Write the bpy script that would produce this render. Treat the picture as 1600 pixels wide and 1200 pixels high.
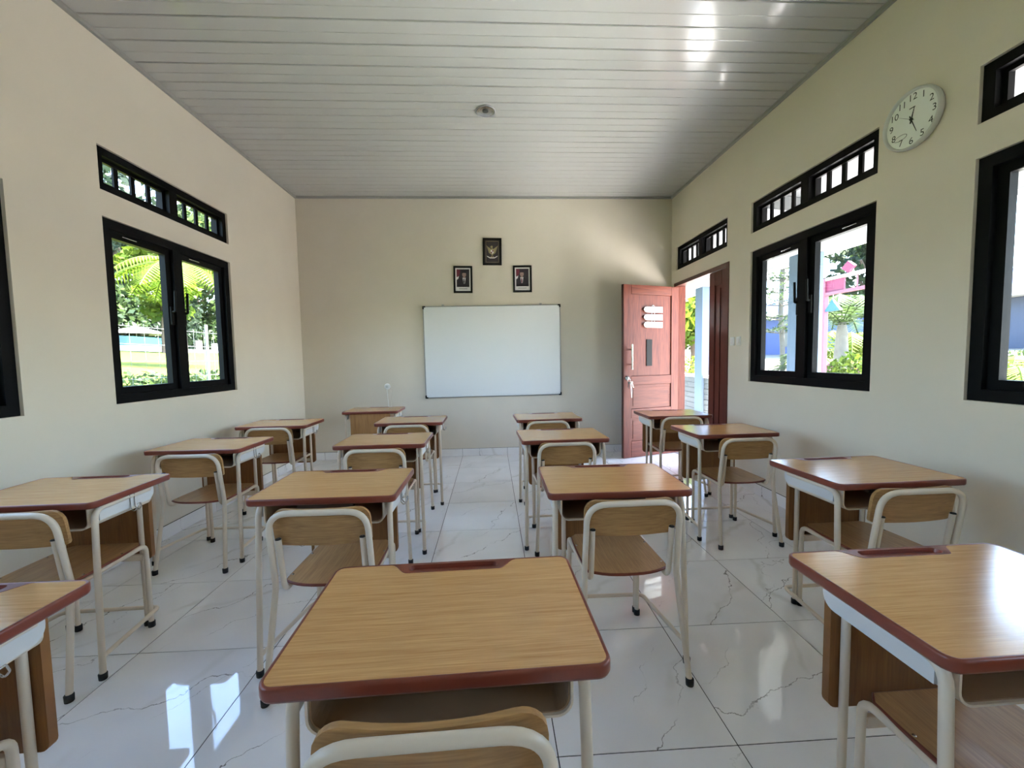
import bpy, bmesh, math, random
from mathutils import Vector, Matrix

for o in list(bpy.data.objects):
    bpy.data.objects.remove(o)
scn = bpy.context.scene
COL = scn.collection

# ------------------------------------------------------------------ camera
F_PX, PITCH, ROLL, YAW = 640.62, 0.06255, -0.01740, 0.04889
cam_d = bpy.data.cameras.new('camera')
cam_d.sensor_fit = 'HORIZONTAL'
cam_d.sensor_width = 36.0
cam_d.lens = F_PX * 36.0 / 1600.0
cam_d.clip_start = 0.02
cam_d.clip_end = 400
cam = bpy.data.objects.new('camera', cam_d)
COL.objects.link(cam)
_f = Vector((math.sin(YAW) * math.cos(PITCH), math.cos(YAW) * math.cos(PITCH), -math.sin(PITCH)))
_r = Vector((math.cos(YAW), -math.sin(YAW), 0))
_u = _r.cross(_f)
_R = _r * math.cos(ROLL) + _u * math.sin(ROLL)
_U = _u * math.cos(ROLL) - _r * math.sin(ROLL)
cam.matrix_world = Matrix(((_R.x, _U.x, -_f.x, -0.190), (_R.y, _U.y, -_f.y, -3.644),
                           (_R.z, _U.z, -_f.z, 1.293), (0, 0, 0, 1)))
scn.camera = cam

# ------------------------------------------------------------------ sky, sun, exposure
world = bpy.data.worlds.new('sky')
scn.world = world
world.use_nodes = True
wn = world.node_tree
wn.nodes.clear()
w_out = wn.nodes.new('ShaderNodeOutputWorld')
w_bg = wn.nodes.new('ShaderNodeBackground')
w_sky = wn.nodes.new('ShaderNodeTexSky')
w_sky.sky_type = 'NISHITA'
w_sky.sun_disc = False
w_sky.sun_elevation = math.radians(64)
w_sky.sun_rotation = math.radians(90)
w_sky.air_density = 1.0
w_sky.dust_density = 1.6
w_sky.ozone_density = 1.0
w_bg.inputs['Strength'].default_value = 1.2
wn.links.new(w_sky.outputs['Color'], w_bg.inputs['Color'])
wn.links.new(w_bg.outputs['Background'], w_out.inputs['Surface'])

sun_d = bpy.data.lights.new('sun', 'SUN')
sun_d.energy = 44.0
sun_d.angle = math.radians(1.0)
sun_d.color = (1.0, 0.935, 0.88)
sun = bpy.data.objects.new('sun', sun_d)
COL.objects.link(sun)
_el, _az = math.radians(66), math.radians(0)          # sun stands over the veranda side (+X)
_to = Vector((math.cos(_el) * math.cos(_az), math.cos(_el) * math.sin(_az), math.sin(_el)))
sun.rotation_euler = _to.to_track_quat('Z', 'Y').to_euler()
sun.location = (30, 0, 60)

vs = scn.view_settings
vs.view_transform = 'Standard'
vs.look = 'None'
vs.exposure = 1.58
vs.gamma = 1.0
vs.use_curve_mapping = False
cy = scn.cycles
cy.max_bounces = 12
cy.diffuse_bounces = 8
cy.glossy_bounces = 6
cy.transparent_max_bounces = 16
cy.use_denoising = True
cy.sample_clamp_indirect = 12.0

# ------------------------------------------------------------------ room dimensions (metres)
XL, XR = -2.630, 2.235
YB, YF = 1.80, -5.00
ZC = 3.38
TH = 0.13

rnd = random.Random(7)


# ------------------------------------------------------------------ mesh helpers
class MB:
    """collects geometry for ONE mesh object"""
    def __init__(self):
        self.v, self.f, self.s = [], [], []

    def add(self, vs_, fs_, smooth=False):
        b = len(self.v)
        self.v += [tuple(p) for p in vs_]
        for f in fs_:
            self.f.append(tuple(b + i for i in f))
            self.s.append(smooth)
        return self

    def box(self, x0, x1, y0, y1, z0, z1, c=0.0):
        x0, x1 = min(x0, x1), max(x0, x1)
        y0, y1 = min(y0, y1), max(y0, y1)
        z0, z1 = min(z0, z1), max(z0, z1)
        if c <= 0:
            vs_ = [(x0, y0, z0), (x1, y0, z0), (x1, y1, z0), (x0, y1, z0), (x0, y0, z1), (x1, y0, z1), (x1, y1, z1), (x0, y1, z1)]
            fs_ = [(0, 3, 2, 1), (4, 5, 6, 7), (0, 1, 5, 4), (1, 2, 6, 5), (2, 3, 7, 6), (3, 0, 4, 7)]
            return self.add(vs_, fs_)
        bm = bmesh.new()
        bmesh.ops.create_cube(bm, size=1.0)
        for v in bm.verts:
            v.co = Vector(((x0 + x1) / 2 + v.co.x * (x1 - x0), (y0 + y1) / 2 + v.co.y * (y1 - y0), (z0 + z1) / 2 + v.co.z * (z1 - z0)))
        bmesh.ops.bevel(bm, geom=list(bm.edges), offset=c, segments=2, affect='EDGES', profile=0.5)
        return self.bm(bm)

    def bm(self, bm, smooth=False):
        bm.verts.index_update()
        self.add([v.co[:] for v in bm.verts], [[v.index for v in f.verts] for f in bm.faces], smooth)
        bm.free()
        return self

    def tube(self, pts, r, seg=10, fillet=0.0, arc=5, caps=True, closed=False):
        P = [Vector(p) for p in pts]
        if fillet > 0:
            Q = [P[0]]
            for a, b, c in zip(P, P[1:], P[2:]):
                d1, d2 = (a - b), (c - b)
                ang = d1.angle(d2)
                fl = fillet
                t = min(fl / math.tan(ang / 2) if ang > 1e-3 else 0, d1.length * .49, d2.length * .49)
                if abs(ang - math.pi) < 0.03:
                    Q.append(b)
                    continue
                p1, p2 = b + d1.normalized() * t, b + d2.normalized() * t
                for k in range(arc + 1):
                    s = k / arc
                    Q.append(p1 * (1 - s) ** 2 + b * 2 * s * (1 - s) + p2 * s * s)
            Q.append(P[-1])
            P = Q
        n = len(P)
        T = []
        for i in range(n):
            a = P[max(i - 1, 0)] if not closed else P[(i - 1) % n]
            c = P[min(i + 1, n - 1)] if not closed else P[(i + 1) % n]
            T.append((c - a).normalized())
        ref = Vector((0, 0, 1)) if abs(T[0].z) < 0.9 else Vector((1, 0, 0))
        N = (ref - T[0] * ref.dot(T[0])).normalized()
        vs_, fs_ = [], []
        for i in range(n):
            N = (N - T[i] * N.dot(T[i]))
            N.normalize()
            B = T[i].cross(N)
            for k in range(seg):
                a = 2 * math.pi * k / seg
                vs_.append(P[i] + (N * math.cos(a) + B * math.sin(a)) * r)
        for i in range(n if closed else n - 1):
            j = (i + 1) % n
            for k in range(seg):
                l = (k + 1) % seg
                fs_.append((i * seg + k, i * seg + l, j * seg + l, j * seg + k))
        self.add(vs_, fs_, True)
        if caps and not closed:
            self.add(vs_[:seg], [tuple(reversed(range(seg)))])
            self.add(vs_[-seg:], [tuple(range(seg))])
        return self

    def prism(self, poly, a0, a1, axis='z', smooth_side=False):
        """extrude a 2-D polygon (CCW) along an axis"""
        def mp(p, t):
            if axis == 'z':
                return (p[0], p[1], t)
            if axis == 'y':
                return (p[0], t, p[1])
            return (t, p[0], p[1])
        n = len(poly)
        lo, hi = [mp(p, a0) for p in poly], [mp(p, a1) for p in poly]
        self.add(lo, [tuple(reversed(range(n)))])
        self.add(hi, [tuple(range(n))])
        self.add(lo + hi, [(i, (i + 1) % n, n + (i + 1) % n, n + i) for i in range(n)], smooth_side)
        return self

    def lathe(self, prof, seg=24, mat=None, caps=False):
        """prof: (r, z) pairs, around Z, optional 4x4 matrix"""
        vs_, fs_ = [], []
        for r, z in prof:
            for k in range(seg):
                a = 2 * math.pi * k / seg
                p = Vector((r * math.cos(a), r * math.sin(a), z))
                vs_.append(mat @ p if mat else p)
        for i in range(len(prof) - 1):
            for k in range(seg):
                l = (k + 1) % seg
                fs_.append((i * seg + k, i * seg + l, (i + 1) * seg + l, (i + 1) * seg + k))
        self.add(vs_, fs_, True)
        if caps:
            self.add(vs_[:seg], [tuple(reversed(range(seg)))])
            self.add(vs_[-seg:], [tuple(range(seg))])
        return self

    def mesh(self, name, mat):
        me = bpy.data.meshes.new(name)
        me.from_pydata(self.v, [], self.f)
        me.polygons.foreach_set('use_smooth', self.s)
        me.materials.append(mat)
        me.validate()
        bm = bmesh.new()
        bm.from_mesh(me)
        bmesh.ops.recalc_face_normals(bm, faces=list(bm.faces))
        bm.to_mesh(me)
        bm.free()
        me.update()
        return me

    def build(self, name, mat, parent=None):
        return link(name, self.mesh(name, mat), parent)


def link(name, data, parent=None, loc=None):
    o = bpy.data.objects.new(name, data)
    COL.objects.link(o)
    if parent is not None:
        o.parent = parent
    if loc is not None:
        o.location = loc
    return o


def empty(name, loc=(0, 0, 0), rz=0.0):
    o = bpy.data.objects.new(name, None)
    o.empty_display_size = 0.1
    COL.objects.link(o)
    o.location = loc
    o.rotation_euler = (0, 0, rz)
    return o


def tag(o, label=None, cat=None, group=None, kind=None):
    if label:
        o['label'] = label
    if cat:
        o['category'] = cat
    if group:
        o['group'] = group
    if kind:
        o['kind'] = kind
    return o


def copy_tree(o, parent=None):
    c = o.copy()
    COL.objects.link(c)
    if parent is not None:
        c.parent = parent
    for ch in list(o.children):
        copy_tree(ch, c)
    return c


def rrect(x0, x1, y0, y1, r, n=6):
    pts = []
    for cx, cy_, a0 in ((x1 - r, y0 + r, -90), (x1 - r, y1 - r, 0), (x0 + r, y1 - r, 90), (x0 + r, y0 + r, 180)):
        for k in range(n + 1):
            a = math.radians(a0 + 90 * k / n)
            pts.append((cx + r * math.cos(a), cy_ + r * math.sin(a)))
    return pts


def circle(cx, cz, r, n=20, rx=None):
    return [(cx + (rx or r) * math.cos(2 * math.pi * k / n), cz + r * math.sin(2 * math.pi * k / n)) for k in range(n)]


def text_polys(txt, size):
    cu = bpy.data.curves.new('t', 'FONT')
    cu.body = txt
    cu.size = size
    cu.align_x = 'CENTER'
    cu.align_y = 'CENTER'
    cu.resolution_u = 3
    ob = bpy.data.objects.new('t', cu)
    COL.objects.link(ob)
    dg = bpy.context.evaluated_depsgraph_get()
    me = bpy.data.meshes.new_from_object(ob.evaluated_get(dg))
    vs_ = [v.co.copy() for v in me.vertices]
    fs_ = [tuple(p.vertices) for p in me.polygons]
    bpy.data.objects.remove(ob)
    bpy.data.curves.remove(cu)
    bpy.data.meshes.remove(me)
    return vs_, fs_


# ------------------------------------------------------------------ materials
def srgb(r, g, b):
    def c(x):
        x /= 255.0
        return x / 12.92 if x <= 0.04045 else ((x + 0.055) / 1.055) ** 2.4
    return (c(r), c(g), c(b), 1.0)


def new_mat(name):
    m = bpy.data.materials.new(name)
    m.use_nodes = True
    nt = m.node_tree
    bs = nt.nodes['Principled BSDF']
    return m, nt, bs


def plain(name, col, rough=0.5, metal=0.0, spec=0.5, noise=0.0, nscale=8.0, bump=0.0, bscale=60.0):
    m, nt, bs = new_mat(name)
    bs.inputs['Base Color'].default_value = col
    bs.inputs['Roughness'].default_value = rough
    bs.inputs['Metallic'].default_value = metal
    bs.inputs['Specular IOR Level'].default_value = spec
    tc = None
    if noise > 0 or bump > 0:
        tc = nt.nodes.new('ShaderNodeTexCoord')
    if noise > 0:
        n = nt.nodes.new('ShaderNodeTexNoise')
        n.inputs['Scale'].default_value = nscale
        n.inputs['Detail'].default_value = 4
        nt.links.new(tc.outputs['Object'], n.inputs['Vector'])
        r = nt.nodes.new('ShaderNodeValToRGB')
        r.color_ramp.elements[0].position = 0.3
        r.color_ramp.elements[1].position = 0.7
        r.color_ramp.elements[0].color = tuple(x * (1 - noise) for x in col[:3]) + (1,)
        r.color_ramp.elements[1].color = tuple(min(1, x * (1 + noise * .6)) for x in col[:3]) + (1,)
        nt.links.new(n.outputs['Fac'], r.inputs['Fac'])
        nt.links.new(r.outputs['Color'], bs.inputs['Base Color'])
    if bump > 0:
        n2 = nt.nodes.new('ShaderNodeTexNoise')
        n2.inputs['Scale'].default_value = bscale
        n2.inputs['Detail'].default_value = 3
        nt.links.new(tc.outputs['Object'], n2.inputs['Vector'])
        b = nt.nodes.new('ShaderNodeBump')
        b.inputs['Strength'].default_value = bump
        b.inputs['Distance'].default_value = 0.002
        nt.links.new(n2.outputs['Fac'], b.inputs['Height'])
        nt.links.new(b.outputs['Normal'], bs.inputs['Normal'])
    return m


def wood(name, c_dark, c_light, stretch=(3, 40, 40), rough=0.35, fine=0.5, spec=0.5, rnd_amt=0.0):
    """straight grained wood; the axis with the small stretch value is the grain direction"""
    m, nt, bs = new_mat(name)
    tc = nt.nodes.new('ShaderNodeTexCoord')
    mp = nt.nodes.new('ShaderNodeMapping')
    mp.inputs['Scale'].default_value = stretch
    oi = nt.nodes.new('ShaderNodeObjectInfo')
    mul = nt.nodes.new('ShaderNodeVectorMath')
    mul.operation = 'MULTIPLY'
    mul.inputs[1].default_value = (37.0, 37.0, 37.0)
    nt.links.new(oi.outputs['Random'], mul.inputs[0])
    addv = nt.nodes.new('ShaderNodeVectorMath')
    addv.operation = 'ADD'
    nt.links.new(tc.outputs['Object'], mp.inputs['Vector'])
    nt.links.new(mp.outputs['Vector'], addv.inputs[0])
    nt.links.new(mul.outputs['Vector'], addv.inputs[1])
    n1 = nt.nodes.new('ShaderNodeTexNoise')
    n1.inputs['Scale'].default_value = 1.0
    n1.inputs['Detail'].default_value = 5
    n1.inputs['Roughness'].default_value = 0.6
    n1.inputs['Distortion'].default_value = 0.6
    nt.links.new(addv.outputs['Vector'], n1.inputs['Vector'])
    n2 = nt.nodes.new('ShaderNodeTexNoise')
    n2.inputs['Scale'].default_value = 4.0
    n2.inputs['Detail'].default_value = 4
    nt.links.new(addv.outputs['Vector'], n2.inputs['Vector'])
    mx = nt.nodes.new('ShaderNodeMath')
    mx.operation = 'MULTIPLY_ADD'
    mx.inputs[1].default_value = fine
    nt.links.new(n2.outputs['Fac'], mx.inputs[0])
    sc_ = nt.nodes.new('ShaderNodeMath')
    sc_.operation = 'MULTIPLY'
    sc_.inputs[1].default_value = 1 - fine
    nt.links.new(n1.outputs['Fac'], sc_.inputs[0])
    nt.links.new(sc_.outputs[0], mx.inputs[2])
    r = nt.nodes.new('ShaderNodeValToRGB')
    r.color_ramp.elements[0].position = 0.34
    r.color_ramp.elements[1].position = 0.66
    r.color_ramp.elements[0].color = c_dark
    r.color_ramp.elements[1].color = c_light
    nt.links.new(mx.outputs[0], r.inputs['Fac'])
    nt.links.new(r.outputs['Color'], bs.inputs['Base Color'])
    bs.inputs['Roughness'].default_value = rough
    bs.inputs['Specular IOR Level'].default_value = spec
    return m


def marble(name):
    """polished white tile; every tile gets its own jagged hairline crack and a softer beige vein"""
    m, nt, bs = new_mat(name)
    N, L = nt.nodes.new, nt.links.new

    def math_(op, a, b=None, c=None):
        n = N('ShaderNodeMath')
        n.operation = op
        for i, v in enumerate((a, b, c)):
            if v is None:
                continue
            if isinstance(v, (int, float)):
                n.inputs[i].default_value = v
            else:
                L(v, n.inputs[i])
        return n.outputs[0]
    tc = N('ShaderNodeTexCoord')
    oi = N('ShaderNodeObjectInfo')
    rand = oi.outputs['Random']
    off = N('ShaderNodeVectorMath')
    off.operation = 'MULTIPLY'
    off.inputs[1].default_value = (91.0, 57.0, 33.0)
    L(rand, off.inputs[0])
    pos = N('ShaderNodeVectorMath')
    pos.operation = 'ADD'
    L(tc.outputs['Object'], pos.inputs[0])
    L(off.outputs['Vector'], pos.inputs[1])

    def noise(scale, detail=4.0, rough=0.55):
        n = N('ShaderNodeTexNoise')
        n.inputs['Scale'].default_value = scale
        n.inputs['Detail'].default_value = detail
        n.inputs['Roughness'].default_value = rough
        L(pos.outputs['Vector'], n.inputs['Vector'])
        return n.outputs['Fac']
    sx = N('ShaderNodeSeparateXYZ')
    L(tc.outputs['Object'], sx.inputs[0])
    X, Y = sx.outputs['X'], sx.outputs['Y']

    def line(mult, ang, amp, scale, detail, width, spread):
        r2 = math_('FRACT', math_('MULTIPLY', rand, mult))
        th = math_('ADD', math_('MULTIPLY', math_('SUBTRACT', r2, 0.5), 0.9), ang)
        u = math_('SUBTRACT', math_('MULTIPLY', X, math_('COSINE', th)), math_('MULTIPLY', Y, math_('SINE', th)))
        c = math_('MULTIPLY', math_('SUBTRACT', math_('FRACT', math_('MULTIPLY', rand, mult * 1.73)), 0.5), spread)
        w = math_('MULTIPLY', math_('SUBTRACT', noise(scale, detail), 0.5), amp)
        d = math_('ABSOLUTE', math_('ADD', math_('SUBTRACT', u, c), w))
        r = N('ShaderNodeMapRange')
        r.interpolation_type = 'SMOOTHSTEP'
        r.inputs['From Min'].default_value = 0.0
        r.inputs['From Max'].default_value = width
        r.inputs['To Min'].default_value = 1.0
        r.inputs['To Max'].default_value = 0.0
        L(d, r.inputs['Value'])
        return r.outputs['Result']

    def mask(scale, lo, hi):
        r = N('ShaderNodeMapRange')
        r.inputs['From Min'].default_value = lo
        r.inputs['From Max'].default_value = hi
        L(noise(scale, 2.0), r.inputs['Value'])
        return r.outputs['Result']

    def mix(fac, c1, c2):
        n = N('ShaderNodeMixRGB')
        L(fac, n.inputs['Fac'])
        if isinstance(c1, tuple):
            n.inputs['Color1'].default_value = c1
        else:
            L(c1, n.inputs['Color1'])
        n.inputs['Color2'].default_value = c2
        return n.outputs['Color']
    crack = math_('MULTIPLY', line(13.0, 0.75, 0.34, 3.2, 7.0, 0.0034, 0.42), mask(4.0, 0.36, 0.52))
    crack2 = math_('MULTIPLY', line(29.0, 0.55, 0.40, 3.6, 7.0, 0.0026, 0.50), math_('MULTIPLY', mask(5.0, 0.44, 0.60), 0.8))
    soft = math_('MULTIPLY', line(47.0, 0.70, 0.30, 2.4, 4.0, 0.030, 0.50), math_('MULTIPLY', mask(3.0, 0.40, 0.62), 0.5))
    cloud = mask(2.2, 0.35, 0.65)
    col = mix(cloud, srgb(232, 231, 232), srgb(243, 242, 243))
    col = mix(soft, col, srgb(198, 195, 188))
    col = mix(crack, col, srgb(118, 114, 112))
    col = mix(crack2, col, srgb(132, 128, 126))
    L(col, bs.inputs['Base Color'])
    bs.inputs['Roughness'].default_value = 0.035
    bs.inputs['Specular IOR Level'].default_value = 0.95
    return m


def glass_mat(name, tint=(0.93, 0.96, 0.95, 1)):
    m = bpy.data.materials.new(name)
    m.use_nodes = True
    nt = m.node_tree
    nt.nodes.clear()
    out = nt.nodes.new('ShaderNodeOutputMaterial')
    tr = nt.nodes.new('ShaderNodeBsdfTransparent')
    tr.inputs['Color'].default_value = tint
    gl = nt.nodes.new('ShaderNodeBsdfGlossy')
    gl.inputs['Roughness'].default_value = 0.0
    lw = nt.nodes.new('ShaderNodeLayerWeight')
    pw = nt.nodes.new('ShaderNodeMath')
    pw.operation = 'POWER'
    pw.inputs[1].default_value = 5.0
    nt.links.new(lw.outputs['Facing'], pw.inputs[0])
    fr = nt.nodes.new('ShaderNodeMath')
    fr.operation = 'MULTIPLY_ADD'
    fr.inputs[1].default_value = 0.9
    fr.inputs[2].default_value = 0.03
    nt.links.new(pw.outputs[0], fr.inputs[0])
    mx = nt.nodes.new('ShaderNodeMixShader')
    nt.links.new(fr.outputs[0], mx.inputs['Fac'])
    nt.links.new(tr.outputs['BSDF'], mx.inputs[1])
    nt.links.new(gl.outputs['BSDF'], mx.inputs[2])
    nt.links.new(mx.outputs['Shader'], out.inputs['Surface'])
    return m


def leaf_mat(name, c0, c1):
    m, nt, bs = new_mat(name)
    geo = nt.nodes.new('ShaderNodeNewGeometry')
    r = nt.nodes.new('ShaderNodeValToRGB')
    r.color_ramp.elements[0].color = c0
    r.color_ramp.elements[1].color = c1
    nt.links.new(geo.outputs['Random Per Island'], r.inputs['Fac'])
    nt.links.new(r.outputs['Color'], bs.inputs['Base Color'])
    bs.inputs['Roughness'].default_value = 0.6
    bs.inputs['Specular IOR Level'].default_value = 0.2
    # thin leaves let some light through
    tl = nt.nodes.new('ShaderNodeBsdfTranslucent')
    nt.links.new(r.outputs['Color'], tl.inputs['Color'])
    mx = nt.nodes.new('ShaderNodeMixShader')
    mx.inputs['Fac'].default_value = 0.4
    out = nt.nodes['Material Output']
    nt.links.new(bs.outputs['BSDF'], mx.inputs[1])
    nt.links.new(tl.outputs['BSDF'], mx.inputs[2])
    nt.links.new(mx.outputs['Shader'], out.inputs['Surface'])
    return m


M = {}
M['wall'] = plain('cream_wall_paint', srgb(214, 206, 192), 0.75, spec=0.3, noise=0.02, nscale=3, bump=0.12, bscale=90)
M['ceil'] = plain('ceiling_pvc', srgb(180, 180, 177), 0.14, spec=0.5)
M['ceil_trim'] = plain('ceiling_trim_grey', srgb(150, 150, 146), 0.4)
M['void'] = plain('ceiling_void_dark', srgb(34, 34, 33), 0.9)
M['marble'] = marble('polished_marble_tile')
M['grout'] = plain('dark_grout', srgb(38, 38, 38), 0.85)
M['black'] = plain('black_window_paint', srgb(6, 7, 10), 0.55, spec=0.12)
M['glass'] = glass_mat('window_glass')
M['metal'] = plain('chrome', srgb(200, 200, 200), 0.22, metal=1.0)
M['alu'] = plain('aluminium', srgb(170, 172, 174), 0.35, metal=1.0)
M['board'] = plain('whiteboard_enamel', srgb(226, 230, 233), 0.22, spec=0.5)
M['blackplastic'] = plain('black_plastic', srgb(13, 13, 13), 0.55, spec=0.2)
M['laminate'] = wood('oak_laminate', srgb(184, 132, 78), srgb(218, 170, 112), (3.0, 120, 120), 0.17, 0.5, 0.85)
M['edging'] = plain('redbrown_edging', srgb(122, 58, 43), 0.30, noise=0.06, nscale=20)
M['cream'] = plain('cream_powder_coat', srgb(215, 200, 180), 0.32)
M['platewhite'] = plain('white_side_plate', srgb(204, 202, 200), 0.4)
M['ply'] = wood('oak_plywood', srgb(146, 106, 62), srgb(182, 140, 88), (2.5, 50, 50), 0.36, 0.55)
M['plyseat'] = wood('oak_plywood_seat', srgb(160, 120, 78), srgb(194, 152, 104), (50, 2.5, 50), 0.33, 0.55)
M['plydark'] = wood('brown_panel_board', srgb(118, 76, 36), srgb(146, 98, 50), (40, 2.5, 2.5), 0.5, 0.5)
M['plylit'] = wood('lit_brown_panel_board', srgb(158, 110, 62), srgb(186, 138, 84), (40, 2.5, 2.5), 0.5, 0.5)  # brighter copy of the panel board, light on its face put into colour
M['liner'] = plain('brown_box_liner', srgb(158, 130, 100), 0.5)
M['bracket'] = plain('dark_brown_bracket', srgb(66, 48, 36), 0.6)
M['rubber'] = plain('black_rubber', srgb(14, 14, 15), 0.6)
M['redwood'] = wood('red_hardwood', srgb(76, 31, 22), srgb(114, 56, 40), (22, 22, 1.6), 0.5, 0.5, 0.3)
M['redwood_h'] = wood('red_hardwood_cross', srgb(76, 31, 22), srgb(114, 56, 40), (1.6, 22, 22), 0.5, 0.5, 0.3)
M['mahog'] = wood('dark_mahogany', srgb(58, 26, 20), srgb(88, 42, 32), (30, 30, 1.6), 0.4, 0.5)
M['white'] = plain('white_paint', srgb(236, 236, 234), 0.5)
M['paper'] = plain('white_print', srgb(230, 226, 226), 0.6)
M['clockface'] = plain('clock_face', srgb(232, 236, 232), 0.5)
M['silverpl'] = plain('silver_plastic', srgb(206, 208, 206), 0.3, metal=0.3)
M['ink'] = plain('dark_ink', srgb(48, 52, 50), 0.6)
M['gold'] = plain('dull_gold_print', srgb(150, 138, 100), 0.5)
M['maroon'] = plain('maroon_print', srgb(110, 34, 52), 0.6)
M['suit'] = plain('navy_black_print', srgb(30, 24, 34), 0.6)
M['backdrop'] = plain('dark_backdrop_print', srgb(46, 38, 46), 0.6)
M['skin'] = plain('portrait_skin_print', srgb(168, 138, 128), 0.6)
M['wire'] = plain('grey_wire', srgb(120, 125, 125), 0.5)
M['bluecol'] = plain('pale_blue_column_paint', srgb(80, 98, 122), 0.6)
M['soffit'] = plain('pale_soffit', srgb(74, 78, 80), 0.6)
M['fascia'] = plain('white_fascia', srgb(220, 222, 222), 0.6)
M['stonetile'] = wood('striped_stone_tile', srgb(66, 67, 64), srgb(90, 91, 88), (14, 2.0, 30), 0.6, 0.5)
M['cap'] = plain('white_stone_cap', srgb(150, 150, 148), 0.5)
M['plaster_out'] = plain('outer_plaster', srgb(150, 160, 168), 0.8)

# ================================================================== THE ROOM
STR = 'structure'

# floor: a bed with single tiles on it
floor = MB().box(XL - TH, XR + TH, YF, YB + TH, -0.14, -0.0015).build('floor', M['grout'])
tag(floor, 'polished white marble tile floor with dark grey veins', None, None, STR)
G = 0.0019
full = None
nx0, nx1 = -5, 3
xs = [XL] + [i * 0.6 for i in range(-4, 4)] + [XR]
ys = [YF] + [j * 0.6 for j in range(-8, 3)] + [YB]
cache = {}
for i in range(len(xs) - 1):
    for j in range(len(ys) - 1):
        w, d = xs[i + 1] - xs[i], ys[j + 1] - ys[j]
        key = (round(w, 3), round(d, 3))
        if key not in cache:
            cache[key] = MB().box(-w / 2 + G, w / 2 - G, -d / 2 + G, d / 2 - G, -0.010, 0.0).mesh('tile', M['marble'])
        link('tile', cache[key], floor, ((xs[i] + xs[i + 1]) / 2, (ys[j] + ys[j + 1]) / 2, 0))

# ceiling: grey-white PVC planks running across the room
ceiling = MB().box(XL - TH, XR + TH, YF - TH, YB + TH, ZC + 0.014, ZC + 0.16).build('ceiling', M['void'])
tag(ceiling, 'glossy grey-white plank ceiling', None, None, STR)


def plank_mesh(w):
    h = w / 2 - 0.0038
    prof = [(-h, 0.013), (-h, 0.005), (-h + 0.004, 0.0)]
    if w > 0.15:
        prof += [(-0.005, 0.0), (-0.0018, 0.0032), (0.0018, 0.0032), (0.005, 0.0)]
    prof += [(h - 0.004, 0.0), (h, 0.005), (h, 0.013)]
    return MB().prism(prof, XL + 0.002, XR - 0.002, 'x').mesh('ceiling_plank', M['ceil'])


edges = []
y = 0.046
while y < YB - 0.02:
    edges.append(y)
    y += 0.2
y = 0.046 - 0.2
while y > YF + 0.02:
    edges.insert(0, y)
    y -= 0.2
edges = [YF] + edges + [YB]
pc = {}
for a, b in zip(edges, edges[1:]):
    k = round(b - a, 3)
    if k not in pc:
        pc[k] = plank_mesh(b - a)
    link('ceiling_plank', pc[k], ceiling, (0, (a + b) / 2, ZC))
t1 = MB().box(XL, XL + 0.022, YF, YB, ZC - 0.026, ZC - 0.0005).build('trim_1', M['ceil_trim'])
t2 = MB().box(XR - 0.022, XR, YF, YB, ZC - 0.026, ZC - 0.0005).build('trim_2', M['ceil_trim'])
t3 = MB().box(XL + 0.0225, XR - 0.0225, YB - 0.022, YB, ZC - 0.026, ZC - 0.0005).build('trim_3', M['ceil_trim'])
for t, s in ((t1, 'left'), (t2, 'right'), (t3, 'front')):
    tag(t, 'thin grey ceiling edge strip along the %s wall' % s, None, None, STR)

# openings  (y0, y1, z0, z1)
WZ0, WZ1, TZ0, TZ1 = 1.038, 2.240, 2.405, 2.683
LW = [(-0.866, 0.405), (-2.665, -1.394), (-4.46, -3.19)]
RW = [(-1.132, 0.118), (-2.910, -1.658), (-4.69, -3.44)]
DO = (0.455, 1.705, 0.0, 2.235)
DT = (0.503, 1.655, 2.395, 2.690)
opl = [(a, b, WZ0, WZ1) for a, b in LW] + [(a, b, TZ0, TZ1) for a, b in LW]
opr = [(a, b, WZ0, WZ1) for a, b in RW] + [(a, b, TZ0, TZ1) for a, b in RW] + [DO, DT]


def wall_side(name, x0, x1, ops, label):
    ysl = sorted(set([YF, YB] + [v for o in ops for v in o[:2]]))
    zsl = sorted(set([0.0, ZC] + [v for o in ops for v in o[2:]]))
    b = MB()
    for ya, yb in zip(ysl, ysl[1:]):
        ym = (ya + yb) / 2
        run = None
        for za, zb in zip(zsl, zsl[1:]):
            zm = (za + zb) / 2
            hole = any(o[0] < ym < o[1] and o[2] < zm < o[3] for o in ops)
            if hole:
                if run:
                    b.box(x0, x1, ya, yb, *run)
                run = None
            else:
                run = (run[0], zb) if run else (za, zb)
        if run:
            b.box(x0, x1, ya, yb, *run)
    o = b.build(name, M['wall'])
    tag(o, label, None, None, STR)
    return o


wall_side('wall_left', XL - TH, XL, opl, 'cream painted side wall with black windows onto the lawn')
wall_side('wall_right', XR, XR + TH, opr, 'cream painted side wall with door, clock and black windows')
wb = MB().box(XL - TH, XR + TH, YB, YB + TH, 0, ZC).build('wall_back', M['wall'])
tag(wb, 'cream painted wall carrying the whiteboard', None, None, STR)
wf = MB().box(XL - TH, XR + TH, YF - TH, YF, 0, ZC).build('wall_front', M['wall'])
tag(wf, 'cream painted wall at the rear of the classroom', None, None, STR)

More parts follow.
